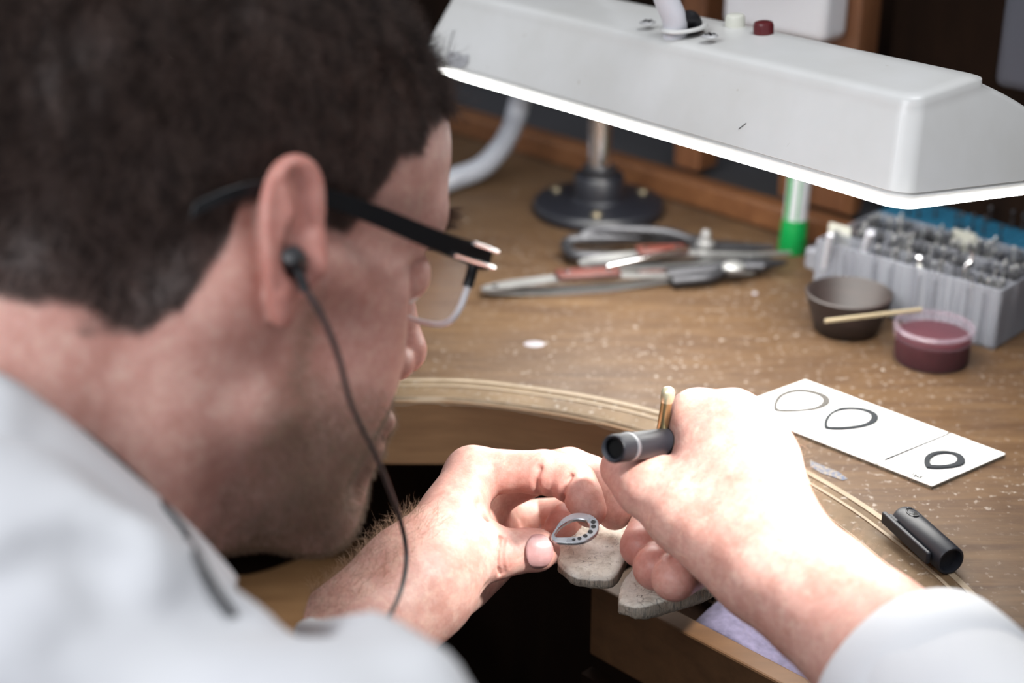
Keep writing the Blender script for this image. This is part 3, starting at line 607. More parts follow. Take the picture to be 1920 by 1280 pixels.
# ---------------------------------------------------------------- black pen cap on the bench
ra = .0069; p0 = T(1690, 968, ra*1.0); p1 = T(1783, 1052, ra*1.0); p0[2] = p1[2] = Z+ra; d = (p1-p0); Lc = np.linalg.norm(d); d /= Lc; sx_ = np.array([-d[1], d[0], 0]); 
if sx_[0] > 0: sx_ = -sx_
cap = base('pen_cap', tuple((p0+p1)/2-np.array([0, 0, ra])), 'matt black pen cap with a flat clip lying on the bench', 'pen cap')
MB().lathe(p0, [(.0040, 0), (.0056, .0006), (.0064, .002), (ra, .005), (ra, Lc-.0006), (ra-.0005, Lc), (ra-.0012, Lc), (ra-.0014, Lc-.004), (0, Lc-.0045)], 40, d).build('barrel', M_blackm, cap, smooth=40)
cc = p0+d*(Lc*.44)+sx_*(ra+.0022)+np.array([0, 0, .0010]); MB().box(cc, d*Lc*.47, sx_*.0011, (0, 0, .0030)).build('clip', M_blackm, cap, smooth=30, bevel=.0007)
MB().box(p0+d*.004+sx_*(ra+.0003)+np.array([0, 0, .0012]), d*.0035, sx_*.0012, (0, 0, .0020)).build('clip_root', M_blackm, cap, smooth=30, bevel=.0005)
hn = np.array([0, 0, 1.])*.93+sx_*.0+(-d)*.0; hn /= np.linalg.norm(hn); hc = p0+d*.0085+hn*(ra-.0004)
m = MB(); vs = [hc+d*(.0040*math.cos(a))+sx_*(.0022*math.sin(a))+hn*(-.0006 if abs(math.sin(a)) > .5 else 0.0) +hn*.0006 for a in np.linspace(0, 2*math.pi, 25)[:-1]]
m.tube(vs+[vs[0]], .0004, 6); m.build('vent_rim', M_blackm, cap); MB().add([q+hn*.0001 for q in vs], [tuple(range(24))]).build('vent_hole', mat('hole_black', (.002, .002, .002), .9), cap, smooth=0)

# ---------------------------------------------------------------- bench pin: pale worn wooden wedge with a notch, two prongs
M_pin = mat('pin_wood', (.55, .50, .42), .85, spec=.15); t = NT(M_pin); v = t.coord((140, 140, 140)); n1 = t.noise(v, 1.2, 6, .7); n2 = t.noise(t.coord((900, 260, 260), .9), 1, 5, .7)
c = t.ramp(n1, [(.25, (.46, .41, .33)), (.5, (.80, .77, .68)), (.75, (.93, .91, .84))]); c = t.mix(t.ramp(n2, [(.26, .9), (.40, 0.0)]), c, (.10, .075, .055)); 
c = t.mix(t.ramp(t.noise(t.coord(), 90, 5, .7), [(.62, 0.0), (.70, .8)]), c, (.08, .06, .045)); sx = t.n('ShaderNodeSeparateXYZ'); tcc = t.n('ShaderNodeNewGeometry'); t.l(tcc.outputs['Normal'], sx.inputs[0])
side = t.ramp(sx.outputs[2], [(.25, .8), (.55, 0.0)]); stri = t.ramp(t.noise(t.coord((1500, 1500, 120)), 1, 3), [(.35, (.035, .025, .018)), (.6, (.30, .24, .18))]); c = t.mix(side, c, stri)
vv = t.n('ShaderNodeTexVoronoi'); vv.feature = 'DISTANCE_TO_EDGE'; vv.inputs['Scale'].default_value = 1; t.l(t.coord((130, 420, 200), .5), vv.inputs['Vector']); crk = t.ramp(vv.outputs['Distance'], [(.0, 1.0), (.035, 0.0)]); cm = t.mix(1.0, crk, t.ramp(t.noise(t.coord(), 60, 3), [(.45, 0.0), (.6, .9)]), 'MULTIPLY'); c = t.mix(cm, c, (.05, .035, .025))
t.color(c); t.bump(t.mix(.5, n2, t.noise(t.coord((500, 500, 500)), 1, 5, .8)), .6, .001)
pin = base('bench_pin', tuple(T(1200, 1010, -.01)), 'pale worn wooden bench pin with a notch between two prongs', 'bench pin')
def prong(name, out_px, z, thk, tiltup=0.0):
    pts = [T(px, py, z) for px, py in out_px]; pts2 = spline([p[:2] for p in pts]+[pts[0][:2]], 5)[:-1]
    n = len(pts2); rg = random.Random(5); cx = sum(p[0] for p in pts2)/n; cy = sum(p[1] for p in pts2)/n
    ar = sum(pts2[i][0]*pts2[(i+1) % n][1]-pts2[(i+1) % n][0]*pts2[i][1] for i in range(n)); pts2 = pts2 if ar > 0 else pts2[::-1]
    levels = [(.90, -thk), (.97, -thk+.002), (1.0, -thk+.004), (1.0, -.0022), (.985, -.0008), (.94, 0), (.75, .0004), (.5, .0005), (.25, .0005)]
    vs = []
    for (s_, h) in levels:
        for p in pts2:
            j = rg.uniform(-.0003, .0003); vs.append((cx+(p[0]-cx)*s_+j, cy+(p[1]-cy)*s_+j, Z+z+h+rg.uniform(-.00025, .00025)))
    m_n = len(levels); vs.append((cx, cy, Z+z+.0005)); fs = [(i*n+k, i*n+(k+1) % n, (i+1)*n+(k+1) % n, (i+1)*n+k) for i in range(m_n-1) for k in range(n)]
    fs += [tuple(range(n-1, -1, -1))]+[((m_n-1)*n+k, (m_n-1)*n+(k+1) % n, len(vs)-1) for k in range(n)]
    ob = MB().add(vs, fs).build(name, M_pin, pin, smooth=60); return ob
prong('prong', [(1046, 1052), (1075, 1076), (1122, 1083), (1158, 1073), (1200, 1000), (1290, 930), (1330, 880), (1240, 858), (1150, 925), (1078, 975), (1046, 1010)], -.0035, .0085)
prong('prong', [(1160, 1124), (1200, 1134), (1262, 1118), (1340, 1092), (1400, 1050), (1420, 990), (1370, 930), (1290, 950), (1215, 1030), (1178, 1072), (1162, 1100)], -.0060, .0100)

# small white chips on the bench
for (px, py, r, lb) in ((1002, 645, .0065, 'flat white dab of wax on the open bench surface'), (1415, 551, .0020, 'small white crumb in front of the tweezers')):
    o = MB().ball(T(px, py, 0), r, 14, (1.0, .75, .12) if r > .003 else (1, .9, .8)).build('white_speck', mat('white_wax', (.19, .175, .19), .5), smooth=60); tag(o, lb, 'wax chip')
# ---------------------------------------------------------------- signed distance field modelling (mm, relative to the camera)
class Field:
    def __init__(s, lo, hi, h):
        s.lo = np.array(lo, np.float32); s.h = h; s.n = np.ceil((np.array(hi)-lo)/h).astype(int)+1
        s.f = np.full(s.n, 60.0, np.float32); s.ax = [s.lo[i]+h*np.arange(s.n[i], dtype=np.float32) for i in range(3)]
    def op(s, fn, lo, hi, k=4, mode='add'):
        m = max(k, s.h*3)+2
        i0 = np.maximum(((np.array(lo)-m-s.lo)/s.h).astype(int), 0); i1 = np.minimum(((np.array(hi)+m-s.lo)/s.h).astype(int)+2, s.n)
        if (i1 <= i0).any(): return s
        sl = tuple(slice(a, b) for a, b in zip(i0, i1))
        X = s.ax[0][sl[0]][:, None, None]; Y = s.ax[1][sl[1]][None, :, None]; Zz = s.ax[2][sl[2]][None, None, :]
        d = fn(X, Y, Zz).astype(np.float32); f = s.f[sl]; k = max(k, 1e-3)
        if mode == 'add': hh = np.maximum(k-np.abs(f-d), 0)/k; s.f[sl] = np.minimum(f, d)-hh*hh*k*.25
        else: d = -d; hh = np.maximum(k-np.abs(f-d), 0)/k; s.f[sl] = np.maximum(f, d)+hh*hh*k*.25
        return s
    def cone(s, a, b, r1, r2, k=4, mode='add'):
        a = np.array(a, np.float32); b = np.array(b, np.float32); ba = b-a; l2 = max(float(ba@ba), 1e-4); rr = r1-r2; a2 = max(l2-rr*rr, 1e-4); il2 = 1/l2
        def fn(X, Y, Zz):
            px, py, pz = X-a[0], Y-a[1], Zz-a[2]; y = px*ba[0]+py*ba[1]+pz*ba[2]; z = y-l2
            qx, qy, qz = px*l2-ba[0]*y, py*l2-ba[1]*y, pz*l2-ba[2]*y; x2 = qx*qx+qy*qy+qz*qz; y2 = y*y*l2; z2 = z*z*l2
            kk = np.sign(rr)*rr*rr*x2
            c1 = np.sign(z)*a2*z2 > kk; c2 = np.sign(y)*a2*y2 < kk
            return np.where(c1, np.sqrt(x2+z2)*il2-r2, np.where(c2, np.sqrt(x2+y2)*il2-r1, (np.sqrt(x2*a2*il2)+y*rr)*il2-r1))
        R_ = max(r1, r2); return s.op(fn, np.minimum(a, b)-R_, np.maximum(a, b)+R_, k, mode)
    def chain(s, pts, k=4, mode='add'):
        rec = []
        s.op = lambda fn, lo, hi, k, mode: rec.append((fn, lo, hi))
        for (a, r1), (b, r2) in zip(pts[:-1], pts[1:]): s.cone(a, b, r1, r2, k, mode)
        del s.op
        lo = np.min([x[1] for x in rec], 0); hi = np.max([x[2] for x in rec], 0)
        def fn(X, Y, Zz):
            d = rec[0][0](X, Y, Zz)
            for x in rec[1:]: d = np.minimum(d, x[0](X, Y, Zz))
            return d
        return s.op(fn, lo, hi, k, mode)
    def ell(s, c, r, M=None, k=4, mode='add'):
        c = np.array(c, np.float32); r = np.array(r, np.float32); M = np.eye(3) if M is None else M
        def fn(X, Y, Zz):
            px, py, pz = X-c[0], Y-c[1], Zz-c[2]; u = [(px*M[0, i]+py*M[1, i]+pz*M[2, i])/r[i] for i in range(3)]
            k0 = np.sqrt(u[0]**2+u[1]**2+u[2]**2); k1 = np.sqrt((u[0]/r[0])**2+(u[1]/r[1])**2+(u[2]/r[2])**2)+1e-6
            return k0*(k0-1)/k1
        ext = np.sqrt(((M*r)**2).sum(1)); return s.op(fn, c-ext, c+ext, k, mode)
    def nets(s):                  # naive surface nets
        f = s.f; ins = f < 0; n = s.n
        c = ins[:-1, :-1, :-1].astype(np.int8)
        for o in [(1, 0, 0), (0, 1, 0), (0, 0, 1), (1, 1, 0), (1, 0, 1), (0, 1, 1), (1, 1, 1)]:
            c = c+ins[o[0]:n[0]-1+o[0], o[1]:n[1]-1+o[1], o[2]:n[2]-1+o[2]]
        act = (c > 0) & (c < 8); I = np.argwhere(act); idx = np.full(act.shape, -1, np.int32); idx[act] = np.arange(len(I))
        acc = np.zeros((len(I), 3), np.float32); cnt = np.zeros(len(I), np.float32)
        cor = [(0, 0, 0), (1, 0, 0), (0, 1, 0), (1, 1, 0), (0, 0, 1), (1, 0, 1), (0, 1, 1), (1, 1, 1)]
        vals = np.stack([f[I[:, 0]+a, I[:, 1]+b, I[:, 2]+cc] for a, b, cc in cor], 1)
        for a in range(8):
            for ax in range(3):
                if cor[a][ax] == 0:
                    b = a | (1 << ax); va, vb = vals[:, a], vals[:, b]; m = (va < 0) != (vb < 0); t_ = np.where(m, va/(va-vb+1e-12), 0)
                    p = np.tile(np.array(cor[a], np.float32), (len(I), 1)); p[:, ax] += t_; acc += p*m[:, None]; cnt += m
        V = (I+acc/cnt[:, None])*s.h+s.lo
        faces = []
        for ax in range(3):
            b, cc = (ax+1) % 3, (ax+2) % 3; sl0 = [slice(None)]*3; sl1 = [slice(None)]*3; sl0[ax] = slice(0, n[ax]-1); sl1[ax] = slice(1, n[ax])
            e = ins[tuple(sl0)] != ins[tuple(sl1)]; E_ = np.argwhere(e); E_ = E_[(E_[:, b] > 0) & (E_[:, cc] > 0) & (E_[:, b] < n[b]-1) & (E_[:, cc] < n[cc]-1)]
            flip = ins[tuple(E_.T)]
            def g(db, dc):
                q = E_.copy(); q[:, b] -= db; q[:, cc] -= dc; return idx[tuple(q.T)]
            q = np.stack([g(0, 0), g(1, 0), g(1, 1), g(0, 1)], 1); q[~flip] = q[~flip][:, ::-1]; faces.append(q)
        Fq = np.concatenate(faces)[:, ::-1]
        return V.astype(np.float64), Fq[(Fq >= 0).all(1)]
    def grad(s, V):               # outward normals at vertices
        g = []
        for ax in range(3):
            o = np.zeros(3); o[ax] = s.h*1.2; g.append(s.samp(V+o)-s.samp(V-o))
        g = np.stack(g, 1); return g/(np.linalg.norm(g, axis=1, keepdims=True)+1e-9)
    def samp(s, V):
        q = (V-s.lo)/s.h; q = np.clip(q, 0, np.array(s.n)-1.001); i = q.astype(int); t_ = q-i; r = 0
        for a in (0, 1):
            for b in (0, 1):
                for c in (0, 1):
                    wgt = (t_[:, 0] if a else 1-t_[:, 0])*(t_[:, 1] if b else 1-t_[:, 1])*(t_[:, 2] if c else 1-t_[:, 2]); r = r+wgt*s.f[i[:, 0]+a, i[:, 1]+b, i[:, 2]+c]
        return r
def q(px, py, d): return Q(px, py, d)*1000.0      # pixel and depth (m) -> mm relative to the camera
K5 = 1.05
def hq(px, py, d): return q(px, py, d*K5/1000.0)   # hands: depth in mm before the overall scale
def mesh_obj(name, V, F_, m, parent=None, attrs=None):
    me = bpy.data.meshes.new(name); W_ = V/1000.0+CAM
    if parent is not None: W_ = W_-np.array(parent.location)
    me.vertices.add(len(W_)); me.vertices.foreach_set('co', W_.astype(np.float32).ravel())
    me.loops.add(len(F_)*4); me.loops.foreach_set('vertex_index', F_.astype(np.int32).ravel())
    me.polygons.add(len(F_)); me.polygons.foreach_set('loop_start', np.arange(0, len(F_)*4, 4, dtype=np.int32)); me.polygons.foreach_set('loop_total', np.full(len(F_), 4, np.int32))
    me.update(calc_edges=True); me.validate(); me.polygons.foreach_set('use_smooth', np.ones(len(me.polygons), bool)); me.materials.append(m)
    for k, v in (attrs or {}).items():
        a = me.attributes.new(k, 'FLOAT', 'POINT'); a.data.foreach_set('value', v.astype(np.float32))
    o = bpy.data.objects.new(name, me); C.objects.link(o)
    if parent is not None: o.parent = parent
    return o
def vnoise(V, sc, seed=0):        # cheap smooth value noise of points
    rg = np.random.default_rng(seed); tab = rg.random((32, 32, 32)).astype(np.float32); p = V/sc; i = np.floor(p).astype(int); t_ = p-i; t_ = t_*t_*(3-2*t_); r = 0
    for a in (0, 1):
        for b in (0, 1):
            for c in (0, 1): r = r+(t_[:, 0] if a else 1-t_[:, 0])*(t_[:, 1] if b else 1-t_[:, 1])*(t_[:, 2] if c else 1-t_[:, 2])*tab[(i[:, 0]+a) & 31, (i[:, 1]+b) & 31, (i[:, 2]+c) & 31]
    return r

# ---------------------------------------------------------------- head frame
HS = 0.95                          # size of the head relative to the table below
def rot_h(yaw, pit, rol):
    f = np.array([math.cos(pit)*math.sin(yaw), math.cos(pit)*math.cos(yaw), -math.sin(pit)]); l0 = np.cross([0, 0, 1.], f); l0 /= np.linalg.norm(l0); u0 = np.cross(f, l0)
    return np.stack([f, l0*math.cos(rol)+u0*math.sin(rol), -l0*math.sin(rol)+u0*math.cos(rol)], 1)
MH = rot_h(*map(math.radians, (56, 23, -15)))
_a = math.radians(4.0); _K = np.array([[0, -WX[2], WX[1]], [WX[2], 0, -WX[0]], [-WX[1], WX[0], 0]])
MH = (np.eye(3)+math.sin(_a)*_K+(1-math.cos(_a))*_K@_K)@MH
OH = q(553, 480, .532)-MH@np.array([0, -72, 0])*HS
def h(x, y, z): return OH+MH@np.array([x, y, z])*HS
def hloc(V): return (V-OH)@MH/HS    # back to head coordinates
HR = lambda *r: np.array(r)*HS
fh = Field(OH-np.array([150, 150, 175]), OH+np.array([135, 150, 150]), 1.15)
E3 = lambda x, y, z, rx, ry, rz, k=10, mode='add': fh.ell(h(x, y, z), HR(rx, ry, rz), MH, k, mode)
def CN(a, b, r1, r2, k=8, mode='add'): return fh.cone(h(*a), h(*b), r1*HS, r2*HS, k, mode)
E3(-14, 0, 48, 93, 74, 77); E3(33, 0, 46, 60, 62, 57, 20); E3(-45, 0, 30, 55, 62, 62, 20)
E3(37, 0, -18, 44, 51, 72, 22)
for s_ in (1, -1):
    CN((80, 10*s_, 30), (70, 42*s_, 30), 11, 9, 14)                 # brow
    CN((54, 45*s_, -6), (18, 62*s_, 0), 12, 9, 16)                   # cheekbone to ear
    E3(60, 27*s_, -30, 23, 23, 30, 16)
    CN((4, 51*s_, -56), (70, 20*s_, -97), 17, 15, 16)               # jaw line
    CN((2, 56*s_, -10), (6, 54*s_, -52), 14, 16, 18)
    E3(38, 38*s_, -50, 33, 22, 42, 16)
    E3(-20, 62*s_, -18, 18, 14, 22, 14)                             # mastoid
E3(79, 0, -93, 20, 22, 17, 16); E3(74, 0, -54, 24, 27, 34, 16); E3(36, 0, -92, 40, 38, 24, 16)
for s_ in (1, -1): E3(93, 31*s_, 6, 15, 18, 13, 10, 'sub')          # sockets
for s_ in (1, -1): E3(74, 31*s_, 7, 12.5, 13, 12.5, 3)
CN((88, 0, 14), (106, 0, -20), 7, 8.5, 6); E3(106, 0, -24, 10.5, 10.5, 9.5, 5)
for s_ in (1, -1): E3(95, 11.5*s_, -29, 10, 7.5, 8, 4)
for s_ in (1, -1): E3(98, 6.5*s_, -37, 6, 3, 5, 2, 'sub')
E3(85, 0, -70, 15, 22, 24, 10); E3(95, 0, -54, 8, 21, 7, 5); E3(92, 0, -66, 8, 18, 6.5, 5)
fh.chain([(h(91, -20, -61), 1.0), (h(98, -8, -61), 1.3), (h(98, 8, -61), 1.3), (h(91, 20, -61), 1.0)], 2, 'sub')
CN((99, -16, -79), (99, 16, -79), 4, 4, 8, 'sub')
CN((-28, 0, -15), (-78, 0, -118), 57, 60, 22); CN((18, 0, -62), (-40, 0, -125), 38, 48, 26)   # neck and throat
fh.cone(h(-20, -50, -30), h(-25, -44, -120), 16, 16, 20)            # neck tendon towards the collar
f_plain = fh.f.copy()
# ear (right), built where it sits beside the temple
er = lambda px, py, d: q(px, py, d)
hel = [((590, 440), .529, 2.8), ((594, 390), .527, 3.0), ((590, 345), .5245, 3.3), ((576, 318), .522, 3.6), ((554, 309), .519, 3.8), ((531, 321), .516, 3.9), ((515, 352), .513, 4.0), ((506, 400), .512, 4.0), ((508, 450), .5125, 4.0), ((513, 500), .514, 4.0), ((521, 545), .518, 4.2), ((528, 578), .522, 4.5), ((530, 590), .524, 4.5)]
fh.chain([(np.array(p), r_) for p, r_ in zip(spline([er(p[0][0], p[0][1], p[1]) for p in hel], 4), np.interp(np.linspace(0, 1, 49), np.linspace(0, 1, 13), [p[2] for p in hel]))], 3)
for (a, b, r1, r2) in (((550, 345, .526), (572, 400, .531), 4.5, 4.5), ((535, 370, .5195), (538, 470, .521), 4.6, 4.4), ((538, 470, .521), (540, 545, .524), 4.4, 4.0), ((527, 400, .525), (533, 550, .527), 6, 5),
        ((530, 430, .533), (540, 520, .533), 9, 8), ((565, 345, .529), (580, 420, .534), 4, 4)):
    fh.cone(er(*a), er(*b), r1, r2, 5)
fh.chain([(er(540, 345, .518), 2.6), (er(545, 400, .5165), 2.8), (er(540, 450, .5165), 2.8), (er(545, 520, .519), 2.6)], 4)   # antihelix
fh.chain([(er(560, 336, .5150), 3.4), (er(573, 362, .5172), 4.4), (er(572, 400, .5185), 3.8), (er(559, 440, .5175), 3.2)], 3, 'sub')
fh.chain([(er(527, 345, .5095), 1.6), (er(521, 400, .5085), 1.7), (er(523, 470, .5095), 1.7), (er(530, 540, .513), 1.5)], 3, 'sub')     # shaded hollow
fh.chain([(er(560, 440, .5170), 3.4), (er(556, 475, .5175), 5.0), (er(560, 500, .5195), 4.6)], 4, 'sub')
fh.chain([(er(590, 455, .528), 4.0), (er(592, 500, .527), 4.6), (er(580, 520, .527), 3.2)], 4)                   # tragus
# the other ear, simple but whole
for a, b, r in (((-2, 74, 28), (-14, 84, 30), 3.5), ((-14, 84, 30), (-24, 88, 12), 4), ((-24, 88, 12), (-16, 82, -18), 4), ((-16, 82, -18), (-6, 76, -28), 5), ((-8, 76, 18), (-8, 76, -14), 7)):
    CN(a, b, r, r, 5)
HV, HF = fh.nets(); HN = fh.grad(HV); HLc = hloc(HV)

# ---------------------------------------------------------------- left hand (behind the thumb) and forearm
lo_ = [min(hq(*p)[i] for p in ((560, 1330, 590), (1200, 820, 760), (560, 820, 590), (1200, 1330, 700), (1200, 820, 640))) for i in range(3)]
hi_ = [max(hq(*p)[i] for p in ((560, 1330, 590), (1200, 820, 760), (560, 820, 590), (1200, 1330, 700), (1200, 820, 760))) for i in range(3)]
fl = Field(lo_, hi_, .72)
LA = lambda pts, k=4, mode='add': fl.chain([(hq(*p[:3]), p[3]*K5) for p in pts], k, mode)
LA([(480, 1352, 590, 30), (612, 1252, 616, 27), (700, 1170, 634, 25.2), (782, 1092, 648, 24)], 8)
LA([(782, 1092, 648, 24), (820, 1050, 656, 20)], 8)
LA([(812, 1028, 658, 15), (846, 958, 676, 12.5), (886, 890, 690, 12.3)], 9)                  # index metacarpal
LA([(820, 1050, 664, 15), (865, 985, 695, 11.5), (918, 925, 712, 10.5)], 9)
LA([(815, 1080, 668, 16), (880, 1020, 702, 11.5), (935, 970, 728, 10)], 9)
LA([(805, 1100, 670, 17), (880, 1055, 702, 12.5), (938, 1015, 738, 10)], 9)
LA([(795, 1112, 663, 18), (870, 1090, 688, 13), (925, 1058, 712, 9.5)], 8)                   # heel of the hand below the thumb
LA([(805, 1078, 648, 17), (848, 1053, 656, 15), (885, 1044, 660, 12), (925, 1039, 663, 10.6)], 8)   # thenar and thumb
LA([(925, 1038, 663, 10.8), (962, 1034, 665, 9.9), (985, 1031, 666, 9.6), (1006, 1031, 667, 9.3), (1016, 1031, 667.3, 7.8)], 3)
LA([(858, 965, 672, 11.5), (862, 1010, 664, 13)], 12)                                          # web muscle
LA([(886, 890, 690, 12.3), (925, 884, 689, 10.2), (975, 884, 687, 9.4), (1020, 886, 685, 9.9)], 4)  # index finger
LA([(1020, 886, 685, 9.9), (1050, 890, 683, 9.6), (1076, 904, 680, 9.5)], 2)
LA([(1076, 904, 680, 9.5), (1092, 928, 678, 8.8), (1106, 957, 677, 7.4)], 2)
LA([(918, 925, 712, 10.5), (1000, 888, 712, 10), (1068, 880, 708, 9.8)], 4)                    # middle finger
LA([(1068, 880, 708, 9.8), (1108, 892, 706, 9.4), (1138, 920, 702, 9)], 2)
LA([(1138, 920, 702, 9), (1152, 960, 698, 8)], 2)
LA([(935, 985, 730, 10), (1010, 972, 748, 9.5), (1072, 966, 734, 8.8)], 4); LA([(1072, 966, 734, 8.8), (1062, 975, 714, 8.2), (1052, 988, 706, 7.6)], 2)   # ring finger curled
LA([(938, 1018, 738, 10), (1000, 1022, 746, 8.8), (1030, 1024, 732, 8)], 4); LA([(1030, 1024, 732, 8), (1012, 1028, 716, 7.4)], 2)
# creases: thumb knuckle wrinkles, finger joints, wrist fold
for (x0, dy_) in ((918, 22), (928, 29), (937, 33), (946, 31), (957, 24)):
    pp = [hq(x0-3*math.cos(v_*1.5), 1037+v_*dy_+(3*math.sin(x0) if abs(v_) == .5 else 0), 663) for v_ in (-1, -.5, 0, .5, 1)]
    fl.chain([(p-WX*(math.sqrt(max(10.4**2-(abs(v_)*dy_/4.42)**2, 4))*K5+.15), .75) for p, v_ in zip(pp, (-1, -.5, 0, .5, 1))], 1.4, 'sub')
LA([(1012, 878, 676.2, .7), (1004, 896, 675.3, .6), (1008, 918, 677.8, .7), (1012, 930, 684, 1.0)], 3.0, 'sub')
LA([(1072, 893, 672.2, .6), (1060, 908, 671.7, .6), (1056, 926, 673.5, .7), (1060, 940, 679, 1.0)], 3.0, 'sub')
LA([(1014, 920, 677.5, .6), (1020, 922, 677, .5)], 1.5, 'sub')
LA([(900, 945, 664, 1.6), (905, 985, 660, 1.5)], 4, 'sub')
LA([(955, 1088, 655, 1.0), (900, 1110, 650, 1.5), (850, 1140, 641, 1.4), (800, 1180, 632, 1.0)], 3.5, 'sub')
# thumb nail bed
LV, LF = fl.nets(); LN_ = fl.grad(LV)

# ---------------------------------------------------------------- right hand and forearm
cs = [hq(*p) for p in ((1080, 700, 600), (1080, 700, 740), (1900, 1450, 480), (1900, 1450, 600), (1080, 1200, 740), (1700, 700, 640), (1080, 1200, 600))]
fr_ = Field(np.min(cs, 0)-5, np.max(cs, 0)+5, .8)
RA = lambda pts, k=4, mode='add': fr_.chain([(hq(*p[:3]), p[3]*K5) for p in pts], k, mode)
RA([(1900, 1478, 497, 27), (1765, 1322, 545, 29.5), (1630, 1198, 575, 27), (1528, 1112, 592, 24)], 8)
RA([(1545, 1090, 594, 18), (1488, 1035, 602, 17)], 8); RA([(1525, 1120, 590, 21), (1440, 1060, 604, 19)], 8)
RA([(1450, 1050, 602, 18), (1370, 900, 628, 14), (1308, 787, 652, 12.8)], 9)
RA([(1460, 1040, 602, 17), (1415, 900, 622, 14.5), (1374, 785, 642, 12.8)], 9)
RA([(1470, 1030, 602, 16), (1438, 910, 620, 13), (1420, 820, 636, 12.2)], 9)
RA([(1475, 1025, 602, 14), (1455, 940, 618, 11), (1444, 862, 632, 11)], 9)
RA([(1430, 1065, 604, 20), (1352, 1008, 618, 18.5), (1290, 962, 630, 16.5)], 9)              # thenar
RA([(1330, 930, 640, 20), (1400, 960, 630, 20)], 14)
RA([(1290, 962, 630, 16.5), (1238, 925, 638, 14.0), (1212, 908, 641, 12.6)], 4)             # thumb
RA([(1212, 908, 641, 13.2), (1185, 888, 646, 11.2), (1166, 878, 650, 9.2)], 4)
RA([(1308, 787, 652, 12.4), (1300, 776, 672, 10), (1290, 784, 700, 9)], 4); RA([(1290, 784, 700, 9), (1282, 830, 706, 8.6), (1250, 875, 704, 8)], 3)   # index
for (mcp, pip, dip, tip, r) in (((1376, 790, 642), (1320, 850, 728), (1232, 960, 712), (1202, 1024, 668), 9.2), ((1422, 826, 636), (1370, 900, 722), (1265, 1010, 705), (1229, 1064, 655), 9.6), ((1446, 868, 632), (1410, 960, 702), (1320, 1050, 690), (1264, 1084, 636), 9.4)):
    RA([(*mcp, r+1.5), (*pip, r+.5)], 4); RA([(*pip, r+1), (*dip, r+.3)], 3); RA([(*dip, r+.3), (*tip, r)], 2)
RA([(1292, 745, 660, 1.0), (1290, 790, 660, 1.6), (1298, 815, 655, 1.2)], 4, 'sub')
RV, RF = fr_.nets(); RN = fr_.grad(RV)

# ---------------------------------------------------------------- hidden torso and arms inside the shirt
NB = h(-78, 0, -118)
fb = Field(NB+np.array([-320, -260, -420]), NB+np.array([480, 300, 120]), 6.0)
S_R = q(618, 1505, .415); E_R = q(2300, 1900, .425)
ft = lambda: None
fb.cone(NB, NB+np.array([-45, -45, -120]), 50, 92, 20); fb.cone(NB+np.array([-45, -45, -120]), NB+np.array([-70, -70, -380]), 96, 108, 20)
fb.cone(NB+np.array([-10, 0, -50]), S_R, 30, 24, 25); fb.cone(S_R, E_R, 26, 26, 10); fb.cone(E_R, hq(1765, 1330, 545), 28, 24, 10)
L_S = NB+np.array([-130, 140, -60]); L_E = hq(250, 1560, 560)
fb.cone(NB+np.array([-30, 10, -60]), L_S, 40, 38, 15); fb.cone(L_S, L_E, 36, 28, 10); fb.cone(L_E, hq(480, 1350, 590), 28, 26, 10)
BV, BF = fb.nets()

# ---------------------------------------------------------------- masks: where hair, beard and warmth are
hx, hy, hz = HLc[:, 0], HLc[:, 1], HLc[:, 2]
bx_ = np.array([-120, -87, -80, -62, -46, -38, -35, -27, -24, -14, 2, 10, 14, 20, 25, 28, 32, 36, 50, 70, 90]); bz_ = np.array([-42, -35, -35, -39, -38, -27, -17, -4, 12, 22, 24, 16, 13, 12, 18, 27, 35, 45, 54, 70, 95])
def hair_edge(x): return np.interp(x, bx_, bz_)
wob = (vnoise(HLc, 9, 3)-.5)*12
hmask = np.clip((hz-hair_edge(hx)+wob*.8)/9+.5, 0, 1)
xfront = 51+29*(1-np.minimum(1, (np.abs(hy)/60)**2))+np.clip((hz-62)/20, 0, 1)*9
hmask *= np.clip((xfront-hx+wob*.5)/7+.5, 0, 1)
earm = np.linalg.norm((HV-er(550, 440, .516))*[1, 1, .55], axis=1) < 24
earv = fh.samp(HV)*0
lat = np.abs(hy)
ear_d = np.array([np.min([np.linalg.norm(HV-er(p[0][0], p[0][1], p[1]), axis=1) for p in hel[1:]], axis=0)])[0]
_f = fh.f; fh.f = f_plain; off_head = fh.samp(HV); fh.f = _f
is_ear = (off_head > 1.0)
hmask[is_ear] = 0
beard = np.clip((-34-hz)/30, 0, 1)*np.clip((hx-(-4-.25*(hz+60)))/26, 0, 1)*np.clip((hz+128)/10, 0, 1)
beard = np.maximum(beard, np.clip((hx-4)/10, 0, 1)*np.clip((26-hx)/10, 0, 1)*np.clip((-hz)/20, 0, 1)*.5)
beard *= .72+.28*vnoise(HLc, 9, 5); beard[is_ear] = 0
warm = np.where(is_ear, np.clip(off_head/6, .3, .62), .25*np.clip(1-np.abs(hz+15)/70, 0, 1))
def warm_of(V, tips):
    w_ = np.zeros(len(V))
    for (p, r, a) in tips: w_ = np.maximum(w_, a*np.clip(1-np.linalg.norm(V-p, axis=1)/r, 0, 1))
    return w_
lw = warm_of(LV, [(hq(1010, 1030, 662), 18, .6), (hq(945, 1040, 656), 14, .55), (hq(1062, 915, 676), 16, .7), (hq(1005, 900, 676), 12, .6), (hq(905, 950, 672), 22, .6), (hq(1060, 975, 710), 30, .9), (hq(1110, 960, 674), 12, .5)])
rw = warm_of(RV, [(hq(1203, 1022, 668), 26, 1.0), (hq(1238, 1064, 656), 26, 1.0), (hq(1284, 1086, 640), 26, 1.0), (hq(1280, 800, 680), 24, .8), (hq(1170, 900, 645), 22, .5)])
